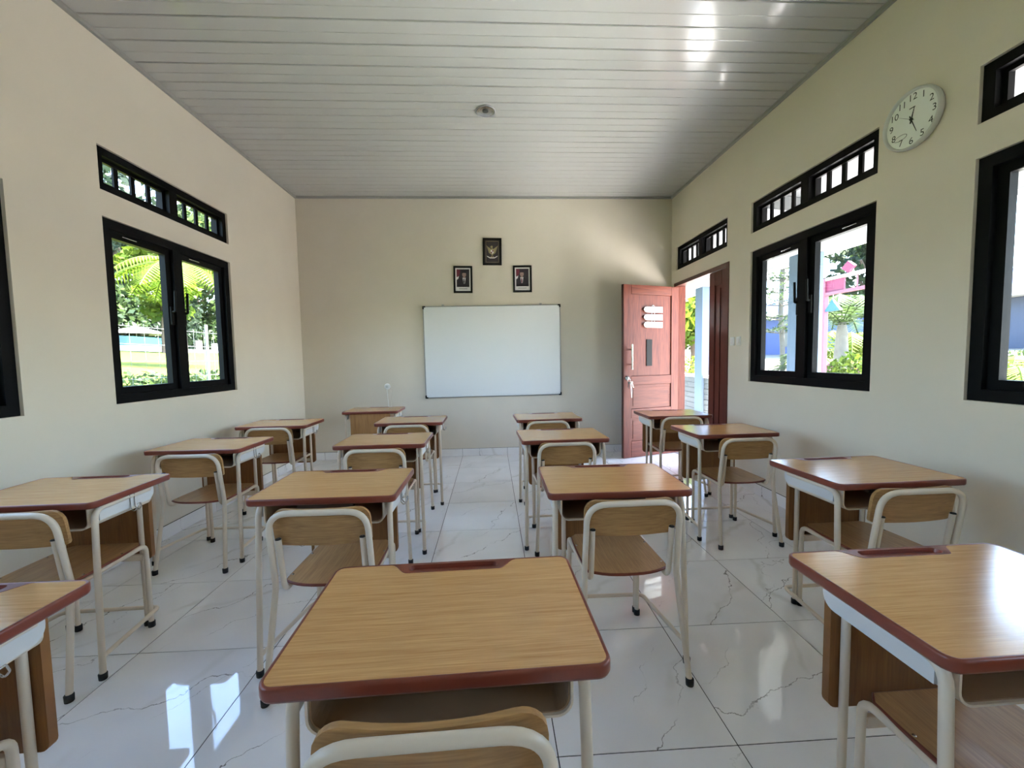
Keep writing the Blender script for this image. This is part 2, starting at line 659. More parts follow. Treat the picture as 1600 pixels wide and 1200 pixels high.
# skirting tiles
def skirting(name, along, fixed, a0, a1, sgn, label, skip=None):
    root = empty(name)
    tag(root, label, None, None, STR)
    gl = MB()
    for u, v in ([(a0, a1)] if not skip else [(a0, skip[0]), (skip[1], a1)]):
        if along == 'x':
            gl.box(u, v, fixed - 0.0055, fixed, 0.0, 0.1012)
        else:
            gl.box(fixed, fixed + 0.0055 * sgn, u, v, 0.0, 0.1012)
    gl.build('grout_bed', M['grout'], root)
    cuts = [a0]
    k = math.ceil((a0 + 0.02) / 0.6)
    while k * 0.6 < a1 - 0.02:
        cuts.append(k * 0.6)
        k += 1
    cuts.append(a1)
    for p, q in zip(cuts, cuts[1:]):
        if skip and not (q <= skip[0] + 1e-6 or p >= skip[1] - 1e-6):
            segs = [(p, min(q, skip[0])), (max(p, skip[1]), q)]
        else:
            segs = [(p, q)]
        for u, v in segs:
            if v - u < 0.02:
                continue
            mid, h = (u + v) / 2, (v - u) / 2 - 0.0016
            b = MB()
            if along == 'x':
                b.box(-h, h, -0.008, 0, 0.0, 0.098)
                link('skirting_tile', b.mesh('skirting_tile', M['marble']), root, (mid, fixed, 0.001))
            else:
                b.box(0, 0.008 * sgn, -h, h, 0.0, 0.098)
                link('skirting_tile', b.mesh('skirting_tile', M['marble']), root, (fixed, mid, 0.001))


skirting('baseboard_back', 'x', YB - 0.0005, XL + 0.01, XR - 0.01, -1, 'white marble skirting tiles below the whiteboard wall')
skirting('baseboard_left', 'y', XL + 0.0005, YF, YB - 0.01, 1, 'white marble skirting tiles along the left wall')
skirting('baseboard_right', 'y', XR - 0.0005, YF, YB - 0.01, -1, 'white marble skirting tiles along the right wall', (DO[0], DO[1]))


# ------------------------------------------------------------------ windows
WN = [0]


def bars(b, s, xw, d0, d1, y0, y1, z0, z1, w):
    """a rectangular frame of bar width w between depths d0..d1 beyond the wall face"""
    xa, xb = xw + s * d0, xw + s * d1
    b.box(xa, xb, y0, y0 + w, z0, z1)
    b.box(xa, xb, y1 - w, y1, z0, z1)
    b.box(xa, xb, y0 + w, y1 - w, z0, z0 + w)
    b.box(xa, xb, y0 + w, y1 - w, z1 - w, z1)


def window(s, xw, y0, y1, z0, z1, label, handles=True):
    WN[0] += 1
    root = empty('window_%d' % WN[0])
    tag(root, label, None, None, STR)
    e = 0.001
    b = MB()
    bars(b, s, xw, 0.018, 0.118, y0 + e, y1 - e, z0 + e, z1 - e, 0.058)
    b.build('frame', M['black'], root)
    ym = (y0 + y1) / 2
    MB().box(xw + s * 0.018, xw + s * 0.118, ym - 0.04, ym + 0.04, z0 + 0.06, z1 - 0.06).build('mullion', M['black'], root)
    for a, c in ((y0 + 0.060, ym - 0.041), (ym + 0.041, y1 - 0.060)):
        sb = MB()
        bars(sb, s, xw, 0.045, 0.088, a, c, z0 + 0.060, z1 - 0.060, 0.048)
        sash = sb.build('sash', M['black'], root)
        MB().box(xw + s * 0.064, xw + s * 0.069, a + 0.047, c - 0.047, z0 + 0.107, z1 - 0.107).build('pane', M['glass'], sash)
        if handles:
            hy = c - 0.024 if a < ym - 0.2 else a + 0.024
            h = MB()
            h.box(xw + s * 0.030, xw + s * 0.045, hy - 0.014, hy + 0.014, 1.60, 1.74, 0.003)
            h.tube([(xw + s * 0.028, hy, 1.70), (xw + s * 0.010, hy, 1.70), (xw + s * 0.004, hy, 1.86)], 0.009, 8, 0.012)
            h.build('handle', M['blackplastic'], sash)
            st = MB()
            st.tube([(xw + s * 0.040, a + 0.12, z1 - 0.082), (xw + s * 0.030, a + 0.22, z1 - 0.086)], 0.004, 6)
            st.build('stay', M['metal'], sash)
    return root


def transom(s, xw, y0, y1, z0, z1, label, slots=3):
    WN[0] += 1
    root = empty('window_%d' % WN[0])
    tag(root, label, None, None, STR)
    e = 0.001
    b = MB()
    bars(b, s, xw, 0.018, 0.118, y0 + e, y1 - e, z0 + e, z1 - e, 0.050)
    b.build('frame', M['black'], root)
    ym = (y0 + y1) / 2
    MB().box(xw + s * 0.018, xw + s * 0.118, ym - 0.04, ym + 0.04, z0 + 0.052, z1 - 0.052).build('mullion', M['black'], root)
    for a, c in ((y0 + 0.052, ym - 0.041), (ym + 0.041, y1 - 0.052)):
        sb = MB()
        bars(sb, s, xw, 0.054, 0.076, a, c, z0 + 0.052, z1 - 0.052, 0.022)
        sash = sb.build('vent_panel', M['black'], root)
        w = (c - a - 0.044)
        slot = (w - 0.034 * slots) / (slots + 1)
        n = slots
        for k in range(n):
            yy = a + 0.022 + slot * (k + 1) + 0.034 * k
            MB().box(xw + s * 0.058, xw + s * 0.072, yy, yy + 0.034, z0 + 0.075, z1 - 0.075).build('vent_bar', M['black'], sash)
    return root


for k, (a, b) in enumerate(LW):
    window(-1, XL, a, b, WZ0, WZ1, ['black framed two-pane window beside the left row of desks',
                                    'black framed window cut by the left edge of the view',
                                    'black framed window on the left wall behind the viewer'][k])
for k, (a, b) in enumerate(RW):
    window(1, XR, a, b, WZ0, WZ1, ['black framed two-pane window between the door and the clock',
                                   'black framed window cut by the right edge of the view',
                                   'black framed window on the right wall behind the viewer'][k])
for k, (a, b) in enumerate(LW):
    transom(-1, XL, a, b, TZ0, TZ1, ['black slotted vent above the left window', 'black slotted vent at the left edge of the view',
                                     'black slotted vent on the left wall behind the viewer'][k])
for k, (a, b) in enumerate(RW):
    transom(1, XR, a, b, TZ0, TZ1, ['black slotted vent above the right window', 'black slotted vent beside the clock at the right edge',
                                    'black slotted vent on the right wall behind the viewer'][k])
transom(1, XR, DT[0], DT[1], DT[2], DT[3], 'short black slotted vent above the door', 3)

# ------------------------------------------------------------------ door
fr = empty('trim_4')
tag(fr, 'dark mahogany door frame', None, None, STR)
e = 0.001
MB().box(XR - 0.008, XR + 0.128, DO[0] + e, DO[0] + 0.045, 0, DO[3] - e).build('jamb', M['mahog'], fr)
MB().box(XR - 0.008, XR + 0.128, DO[1] - 0.045, DO[1] - e, 0, DO[3] - e).build('jamb', M['redwood'], fr)
MB().box(XR - 0.008, XR + 0.128, DO[0] + 0.046, DO[1] - 0.046, DO[3] - 0.045, DO[3] - e).build('head', M['mahog'], fr)
sill = MB().box(XR - 0.002, XR + TH, DO[0] + 0.046, DO[1] - 0.046, -0.012, 0.004).build('threshold', M['cap'], fr)

# the wide leaf, swung into the room
LEAFW, LEAFH, LEAFT = 0.86, 2.175, 0.040
hx, hy_ = 2.262, 1.705 - 0.030
fx, fy = 1.445, 1.405
ang = math.atan2(fy - hy_, fx - hx)
leaf = empty('door_1', (hx, hy_, 0.006), ang)
tag(leaf, 'red hardwood door leaf standing open into the room', None, None, STR)
# local x: hinge -> free edge, local +y: away from the camera side
SX0, SX1 = 0.0, LEAFW


def leafbox(name, x0, x1, z0, z1, t0, t1, mat, par=leaf, c=0.003):
    return MB().box(x0, x1, t0, t1, z0, z1, c).build(name, mat, par)


T0, T1 = -LEAFT / 2, LEAFT / 2
leafbox('stile', 0.0, 0.115, 0, LEAFH, T0, T1, M['redwood'])
leafbox('stile', LEAFW - 0.115, LEAFW, 0, LEAFH, T0, T1, M['redwood'])
for z0, z1 in ((0, 0.205), (0.505, 0.618), (0.925, 1.035), (2.06, LEAFH)):
    leafbox('rail', 0.116, LEAFW - 0.116, z0, z1, T0, T1, M['redwood_h'])
for z0, z1, mm in ((0.205, 0.505, 'redwood_h'), (0.618, 0.925, 'redwood_h'), (1.035, 2.06, 'redwood')):
    p = leafbox('panel', 0.117, LEAFW - 0.117, z0 + 0.001, z1 - 0.001, -0.006, 0.006, M[mm])
    if z1 < 2:
        q_ = MB()
        q_.prism([(0.150, z0 + 0.035), (LEAFW - 0.150, z0 + 0.035), (LEAFW - 0.150, z1 - 0.035), (0.150, z1 - 0.035)], -0.011, 0.011, 'y')
        q_.build('raised_field', M['redwood_h'], p)
# free edge of the leaf is stained dark
leafbox('edge_strip', LEAFW + 0.0003, LEAFW + 0.004, 0.0, LEAFH, T0 + 0.002, T1 - 0.002, M['mahog'], leaf, 0.001)
# which local side faces the camera?
side = 1 if (Vector((-math.sin(ang), math.cos(ang))).dot(Vector((-0.19 - hx, -3.644 - hy_))) > 0) else -1
fs = side * LEAFT / 2
MB().box(0.418, 0.505, fs * 0.45, fs * 0.45 + side * 0.006, 1.160, 1.497, 0.001).build('glazed_slot', M['blackplastic'], leaf)
hd = MB()
xh = LEAFW - 0.085
hd.tube([(xh, fs + side * 0.055, 1.12), (xh, fs + side * 0.055, 1.435)], 0.011, 10)
hd.tube([(xh, fs, 1.185), (xh, fs + side * 0.055, 1.185)], 0.007, 8)
hd.tube([(xh, fs, 1.370), (xh, fs + side * 0.055, 1.370)], 0.007, 8)
hd.build('pull_handle', M['metal'], leaf)
lk = MB()
rot = Matrix.Translation((LEAFW - 0.05, fs, 1.015)) @ Matrix.Rotation(math.radians(-90 * side), 4, 'X')
lk.lathe([(0.030, 0.0), (0.030, 0.008), (0.022, 0.014), (0.014, 0.020), (0.014, 0.030), (0.001, 0.030)], 16, rot)
lk.build('door_lock', M['metal'], leaf)

# three arrow-shaped plates hanging from a string on the leaf
sg = empty('door_sign', (hx, hy_, 0.006), ang)
tag(sg, 'three white arrow-shaped plates hung one above another on the open door', 'sign')
yy0 = fs * 0.45 + side * 0.003
for k, zc_ in enumerate((1.873, 1.776, 1.682)):
    xr_, xl_ = 0.268, 0.562
    hh = 0.036
    if side > 0 or True:
        poly = [(xr_, zc_ - hh), (xl_ - 0.05, zc_ - hh), (xl_ - 0.018, zc_ - hh * 0.75), (xl_, zc_), (xl_ - 0.018, zc_ + hh * 0.75), (xl_ - 0.05, zc_ + hh), (xr_, zc_ + hh)]
    pl = MB().prism(poly, yy0 + side * 0.012, yy0 + side * 0.017, 'y').build('arrow_plate', M['white'], sg)
    MB().box(0.33, 0.48, yy0 + side * 0.0172, yy0 + side * 0.0180, zc_ - 0.004, zc_ + 0.004).build('faint_lettering', M['silverpl'], pl)
sgs = MB()
for xx in (0.39, 0.43):
    sgs.tube([(xx, yy0 + side * 0.009, 1.66), (xx, yy0 + side * 0.009, 1.925)], 0.002, 5)
sgs.tube([(0.41, yy0, 1.925), (0.41, yy0 + side * 0.014, 1.925)], 0.006, 8)
sgs.build('hanging_string', M['silverpl'], sg)

# keys in the lock
kr = empty('key_bunch', (hx, hy_, 0.006), ang)
tag(kr, 'bunch of keys dangling from the lock of the open door', 'keys')
kb = MB()
kx, ky = LEAFW - 0.05, fs + side * 0.040
ring = [(kx + 0.022 * math.cos(t * math.pi / 8), ky, 0.985 + 0.022 * math.sin(t * math.pi / 8)) for t in range(16)]
kb.tube(ring, 0.0022, 6, closed=True)
kb.build('key_ring', M['metal'], kr)
for k, (dx, a, ln) in enumerate(((-0.012, -0.15, 0.075), (0.004, 0.05, 0.09), (-0.03, -0.35, 0.08), (0.016, 0.22, 0.07))):
    c_, s_ = math.cos(a), math.sin(a)
    kk = MB()
    y_ = ky + side * (0.004 + 0.004 * k)
    pts = [(-0.012, 0.0), (-0.012, -0.022), (-0.004, -0.026), (-0.004, -ln), (0.004, -ln), (0.004, -0.026), (0.012, -0.022), (0.012, 0.0)]
    poly = [(kx + dx + px * c_ - pz * s_, 0.972 + px * s_ + pz * c_) for px, pz in pts]
    kk.prism(poly, y_, y_ + side * 0.0025, 'y')
    kk.build('key', M['blackplastic'] if k % 2 else M['metal'], kr)
tg = MB().tube([(kx - 0.02, ky + side * .012, 0.96), (kx - 0.035, ky + side * .014, 0.86), (kx - 0.03, ky + side * .014, 0.74), (kx - 0.018, ky + side * .014, 0.86), (kx - 0.015, ky + side * .012, 0.955)], 0.003, 6, 0.02)
tg.build('key_ribbon', M['white'], kr)

# the narrow leaf, shut
nl = empty('door_2')
tag(nl, 'narrow dark mahogany door leaf standing shut', None, None, STR)
ny0, ny1 = DO[0] + 0.047, 0.845
nx0_, nx1_ = XR + 0.006, XR + 0.044
MB().box(nx0_, nx1_, ny0, ny0 + 0.105, 0.008, 2.185, 0.002).build('stile', M['mahog'], nl)
MB().box(nx0_, nx1_, ny1 - 0.105, ny1, 0.008, 2.185, 0.002).build('stile', M['mahog'], nl)
MB().box(nx0_, nx1_, ny0 + 0.106, ny1 - 0.106, 0.008, 0.16, 0.002).build('rail', M['mahog'], nl)
MB().box(nx0_, nx1_, ny0 + 0.106, ny1 - 0.106, 2.04, 2.185, 0.002).build('rail', M['mahog'], nl)
MB().box(nx0_ + 0.012, nx1_ - 0.012, ny0 + 0.107, ny1 - 0.107, 0.161, 2.039).build('panel', M['mahog'], nl)
MB().prism([(ny0 + 0.135, 0.20), (ny1 - 0.135, 0.20), (ny1 - 0.135, 2.0), (ny0 + 0.135, 2.0)], nx0_ + 0.004, nx0_ + 0.012, 'x').build('raised_field', M['mahog'], nl)
for z_ in (1.86, 1.22, 0.35):
    MB().tube([(nx0_ - 0.006, ny0 - 0.004, z_), (nx0_ - 0.006, ny0 - 0.004, z_ + 0.10)], 0.006, 8).build('hinge', M['metal'], nl)

# ------------------------------------------------------------------ things on the walls
# whiteboard
wbd = empty('whiteboard', (-0.167, YB, 1.39))
tag(wbd, 'blank whiteboard with thin metal frame and black corner caps', 'whiteboard')
hw, hh = 0.90, 0.60
tilt = 0.0045
MB().box(-hw + 0.008, hw - 0.008, -0.020, -0.002, -hh + 0.008, hh - 0.008).build('writing_surface', M['board'], wbd)
for n_, (x0, x1, z0, z1) in {'t': (-hw, hw, hh - 0.012, hh), 'b': (-hw, hw, -hh, -hh + 0.012), 'l': (-hw, -hw + 0.012, -hh + .0125, hh - .0125), 'r': (hw - 0.012, hw, -hh + .0125, hh - .0125)}.items():
    MB().box(x0, x1, -0.024, -0.001, z0, z1).build('frame_bar', M['alu'], wbd)
for sx in (-1, 1):
    for sz in (-1, 1):
        c_ = MB()
        x_, z_ = sx * (hw + 0.002), sz * (hh + 0.002)
        c_.box(x_, x_ - sx * 0.036, -0.028, -0.0008, z_, z_ - sz * 0.018)
        c_.box(x_, x_ - sx * 0.018, -0.028, -0.0008, z_ - sz * 0.0181, z_ - sz * 0.040)
        c_.build('corner_cap', M['blackplastic'], wbd)
for x_ in (-0.64, 0.64):
    MB().box(x_ - 0.015, x_ + 0.015, -0.010, -0.001, hh, hh + 0.022, 0.002).build('hanger', M['alu'], wbd)
wbd.rotation_euler = (0, -tilt, 0)


def framed(name, cx, cz, label, w=0.245, h=0.345, rz=0.0):
    r = empty(name, (cx, YB - 0.001, cz))
    r.rotation_euler = (0, rz, 0)
    t = 0.024
    for x0, x1, z0, z1 in ((-w / 2, w / 2, h / 2 - t, h / 2), (-w / 2, w / 2, -h / 2, -h / 2 + t), (-w / 2, -w / 2 + t, -h / 2 + t, h / 2 - t), (w / 2 - t, w / 2, -h / 2 + t, h / 2 - t)):
        MB().box(x0, x1, -0.022, 0, z0, z1, 0.003).build('frame_bar', M['blackplastic'], r)
    tag(r, label, 'picture', 'framed pictures over the whiteboard')
    return r, w - 2 * t, h - 2 * t


def flat(par, name, poly, mat, d):
    """a flat printed shape, depth d in front of the wall"""
    return MB().prism(poly, -d - 0.0008, -d, 'y').build(name, mat, par)


# emblem picture
r, w, h = framed('framed_emblem', -0.152, 2.681, 'black framed bird emblem hanging above the two portraits', rz=0.012)
flat(r, 'backing', [(-w / 2, -h / 2), (w / 2, -h / 2), (w / 2, h / 2), (-w / 2, h / 2)], M['backdrop'], 0.004)
gb = MB()
for x0, x1, z0, z1 in ((-.084, .084, .131, .135), (-.084, .084, -.135, -.131), (-.084, -.080, -.131, .131), (.080, .084, -.131, .131)):
    gb.box(x0, x1, -0.0062, -0.0052, z0, z1)
gb.build('gold_border', M['gold'], r)
em = empty('emblem')
em.parent = r
for s in (-1, 1):
    for k in range(7):           # wing feathers
        t = k / 6
        x_in, z_in = 0.014, 0.030 - 0.055 * t
        x_out, z_out = 0.074 - 0.030 * t, 0.075 - 0.085 * t
        poly = [(s * x_in, z_in - 0.008), (s * x_out, z_out - 0.004), (s * (x_out + 0.002), z_out + 0.004), (s * x_in, z_in + 0.004)]
        MB().prism(poly, -0.0070 - 0.0003 * (k % 2), -0.0056, 'y').build('feather', M['gold'], em)
    MB().prism([(s * 0.004, -0.045), (s * 0.022, -0.065), (s * 0.016, -0.078), (s * 0.002, -0.06)], -0.0068, -0.0056, 'y').build('leg', M['gold'], em)
MB().prism(circle(0, 0.0, 0.045, 16, 0.020), -0.0074, -0.0056, 'y').build('body', M['gold'], em)
MB().prism(circle(-0.006, 0.062, 0.016, 12, 0.013), -0.0078, -0.0056, 'y').build('head', M['gold'], em)
MB().prism([(-0.017, 0.066), (-0.032, 0.058), (-0.017, 0.056)], -0.0078, -0.0056, 'y').build('beak', M['gold'], em)
MB().prism([(-0.020, 0.022), (-0.020, -0.008), (0, -0.034), (0.020, -0.008), (0.020, 0.022)], -0.0086, -0.0075, 'y').build('shield', M['paper'], em)
MB().prism([(0.001, 0.020), (0.001, 0.000), (0.018, 0.000), (0.018, 0.020)], -0.0092, -0.0087, 'y').build('shield_field', M['maroon'], em)
MB().prism([(-0.018, -0.002), (-0.018, -0.010), (-0.001, -0.030), (-0.001, -0.002)], -0.0092, -0.0087, 'y').build('shield_field', M['maroon'], em)
MB().prism([(-0.070, -0.052), (-0.066, -0.064), (-0.030, -0.084), (0.030, -0.084), (0.066, -0.064), (0.070, -0.052), (0.060, -0.055), (0.028, -0.072), (-0.028, -0.072), (-0.060, -0.055)], -0.0080, -0.0056, 'y').build('ribbon', M['paper'], em)

# two portraits
for nm, cx, cz, lab, hat, dx in (('framed_portrait', -0.539, 2.327, 'black framed portrait of a man in dark suit, left of the pair over the whiteboard', True, 0.012),
                                 ('framed_portrait', 0.236, 2.329, 'black framed portrait of a man in dark suit, right of the pair over the whiteboard', True, -0.010)):
    r, w, h = framed(nm, cx, cz, lab, rz=0.010 if cx < 0 else 0.0)
    flat(r, 'mount', [(-w / 2, -h / 2), (w / 2, -h / 2), (w / 2, h / 2), (-w / 2, h / 2)], M['paper'], 0.004)
    x0, x1, z0, z1 = -0.082, 0.082, -0.095, 0.132
    flat(r, 'photo_backdrop', [(x0, z0), (x1, z0), (x1, z1), (x0, z1)], M['backdrop'], 0.0052)
    flat(r, 'red_flag', [(x0, 0.03), (x0 + 0.030, 0.045), (x0 + 0.045, 0.09), (x0 + 0.045, 0.125), (x0, 0.13)], M['maroon'], 0.0062)
    flat(r, 'white_flag', [(x0, -0.005), (x0 + 0.022, 0.012), (x0 + 0.030, 0.044), (x0, 0.029)], M['paper'], 0.0062)
    flat(r, 'suit', [(x0 + 0.004, z0 + 0.001), (x1 - 0.006, z0 + 0.001), (x1 - 0.012, -0.02), (dx + 0.035, 0.018), (dx - 0.035, 0.018), (x0 + 0.012, -0.015)], M['suit'], 0.0072)
    flat(r, 'shirt', [(dx - 0.018, 0.026), (dx - 0.004, -0.052), (dx + 0.012, -0.052), (dx + 0.024, 0.026), (dx + 0.003, 0.014)], M['paper'], 0.0082)
    flat(r, 'tie', [(dx - 0.006, 0.010), (dx - 0.007, -0.03), (dx + 0.004, -0.066), (dx + 0.011, -0.03), (dx + 0.007, 0.010)], M['maroon'] if cx > 0 else M['suit'], 0.0092)
    flat(r, 'face', circle(dx + 0.004, 0.064, 0.034, 18, 0.025), M['skin'], 0.0082)
    flat(r, 'neck', [(dx - 0.010, 0.016), (dx + 0.016, 0.016), (dx + 0.014, 0.040), (dx - 0.008, 0.040)], M['skin'], 0.0076)
    flat(r, 'cap', [(dx - 0.024, 0.084), (dx + 0.031, 0.084), (dx + 0.027, 0.110), (dx - 0.019, 0.110)], M['suit'], 0.0092)
    ft = MB()
    for ex in (-0.008, 0.015):
        ft.prism(circle(dx + ex, 0.060, 0.002, 8, 0.0035), -0.0100, -0.0092, 'y')
    ft.prism([(dx - 0.004, 0.036), (dx + 0.011, 0.036), (dx + 0.011, 0.039), (dx - 0.004, 0.039)], -0.0100, -0.0092, 'y')
    ft.prism([(dx + 0.001, 0.046), (dx + 0.007, 0.046), (dx + 0.004, 0.057)], -0.0100, -0.0092, 'y')
    ft.build('facial_features', M['backdrop'], r)
    flat(r, 'caption_line', [(-0.055, -0.121), (0.055, -0.121), (0.055, -0.114), (-0.055, -0.114)], M['wire'], 0.0060)

# wall clock on the right wall
ck = empty('wall_clock', (XR - 0.001, -1.352, 2.603))
tag(ck, 'round white wall clock with silver rim and black numerals', 'clock')
ck.rotation_euler = (0, 0, math.radians(-90))       # local -Y looks into the room, local x = right as seen
RC = 0.160
mY = Matrix.Rotation(math.radians(90), 4, 'X')


def yl(prof, seg=40):
    """lathe around local -Y (pointing into the room)"""
    return MB().lathe(prof, seg, mY)


yl([(0.02, 0.0), (RC - 0.012, 0.0), (RC, 0.006), (RC + 0.003, 0.020), (RC, 0.034), (RC - 0.004, 0.040), (RC - 0.009, 0.038), (RC - 0.012, 0.028), (RC - 0.013, 0.018)]).build('rim', M['silverpl'], ck)
MB().prism(circle(0, 0, RC - 0.0125, 40), -0.020, -0.012, 'y').build('dial', M['clockface'], ck)
for hnum in range(1, 13):
    a = math.radians(90 - hnum * 30)
    vs_, fs_ = text_polys(str(hnum), 0.052)
    cx, cz = 0.119 * math.cos(a), 0.119 * math.sin(a)
    b = MB()
    b.add([(cx + v.x, -0.0206, cz + v.y) for v in vs_], fs_)
    b.build('numeral', M['ink'], ck)


def hand(name, minute, ln, w, y_, mat):
    a = math.radians(90 - minute * 6)
    d = Vector((math.cos(a), math.sin(a)))
    n = Vector((-d.y, d.x))
    pts = [(-d * 0.022 + n * w), (-d * 0.022 - n * w), (d * ln - n * w * 0.35), (d * ln + n * w * 0.35)]
    return MB().prism([(p.x, p.y) for p in pts], y_ - 0.0012, y_, 'y').build(name, mat, ck)


hand('hour_hand', 2.2, 0.062, 0.0045, -0.0235, M['ink'])
hand('minute_hand', 26.3, 0.086, 0.0032, -0.0255, M['ink'])
hand('second_hand', 50.5, 0.080, 0.0012, -0.0275, M['ink'])
MB().prism(circle(0, 0, 0.007, 14), -0.030, -0.020, 'y').build('hub', M['ink'], ck)
MB().box(-0.016, 0.016, -0.0212, -0.0203, 0.061, 0.066).build('dial_mark', M['ink'], ck)
ov = MB()
ov.tube([(-0.062 + 0.036 * math.cos(t * math.pi / 12) * 1.0 - 0.008 * math.sin(t * math.pi / 12), -0.0212, -0.072 + 0.014 * math.sin(t * math.pi / 12) + 0.004 * math.cos(t * math.pi / 12)) for t in range(24)], 0.0012, 5, closed=True)
ov.build('dial_oval', M['wire'], ck)

# switches and socket
for yy_, lab in ((0.378, 'white light switch nearer the door frame'), (0.272, 'white light switch nearer the window')):
    sw = empty('light_switch', (XR - 0.0005, yy_, 1.425))
    tag(sw, lab, 'switch', 'light switches between door and window')
    MB().box(-0.010, 0, -0.034, 0.034, -0.042, 0.042, 0.004).build('plate', M['white'], sw)
    MB().box(-0.014, -0.0102, -0.018, 0.018, -0.024, 0.024, 0.002).build('rocker', M['paper'], sw)
so = empty('wall_socket', (-1.562, YB - 0.0005, 0.952))
tag(so, 'white round wall socket with cable, behind the teacher desk', 'socket')
MB().lathe([(0.002, 0.012), (0.030, 0.012), (0.038, 0.006), (0.040, 0.0)], 20, mY).build('plate', M['white'], so)
pg = MB()
pg.box(-0.016, 0.016, -0.040, -0.0125, -0.016, 0.016, 0.004)
pg.build('plug', M['silverpl'], so)
MB().tube([(0, -0.030, -0.016), (0.004, -0.022, -0.10), (0.014, -0.014, -0.30), (0.010, -0.014, -0.55), (0.02, -0.014, -0.93)], 0.0035, 6, 0.05).build('cable', M['white'], so)
ckc = MB().box(-0.014, 0.014, -0.014, 0, -0.845, -0.045).build('cable_duct', M['wall'], so)
ckc.location = (0.034, 0, 0)

# recessed downlight
dl = empty('downlight', (-0.198, -0.045, ZC))
tag(dl, 'round chrome recessed downlight in the plank ceiling', 'ceiling light')
MB().lathe([(0.078, -0.001), (0.086, -0.003), (0.088, -0.007), (0.084, -0.010), (0.074, -0.009), (0.072, -0.004)], 32).build('ring', M['alu'], dl)
MB().lathe([(0.0735, -0.0095), (0.066, -0.0055), (0.050, -0.0030), (0.030, -0.0016), (0.001, -0.0012)], 32).build('reflector', M['metal'], dl)
MB().lathe([(0.026, -0.002), (0.026, -0.006), (0.018, -0.0085), (0.001, -0.0090)], 20).build('bulb', M['ink'], dl)

# ================================================================== DESKS
DW, ZT, DT_ = 0.600, 0.745, 0.027


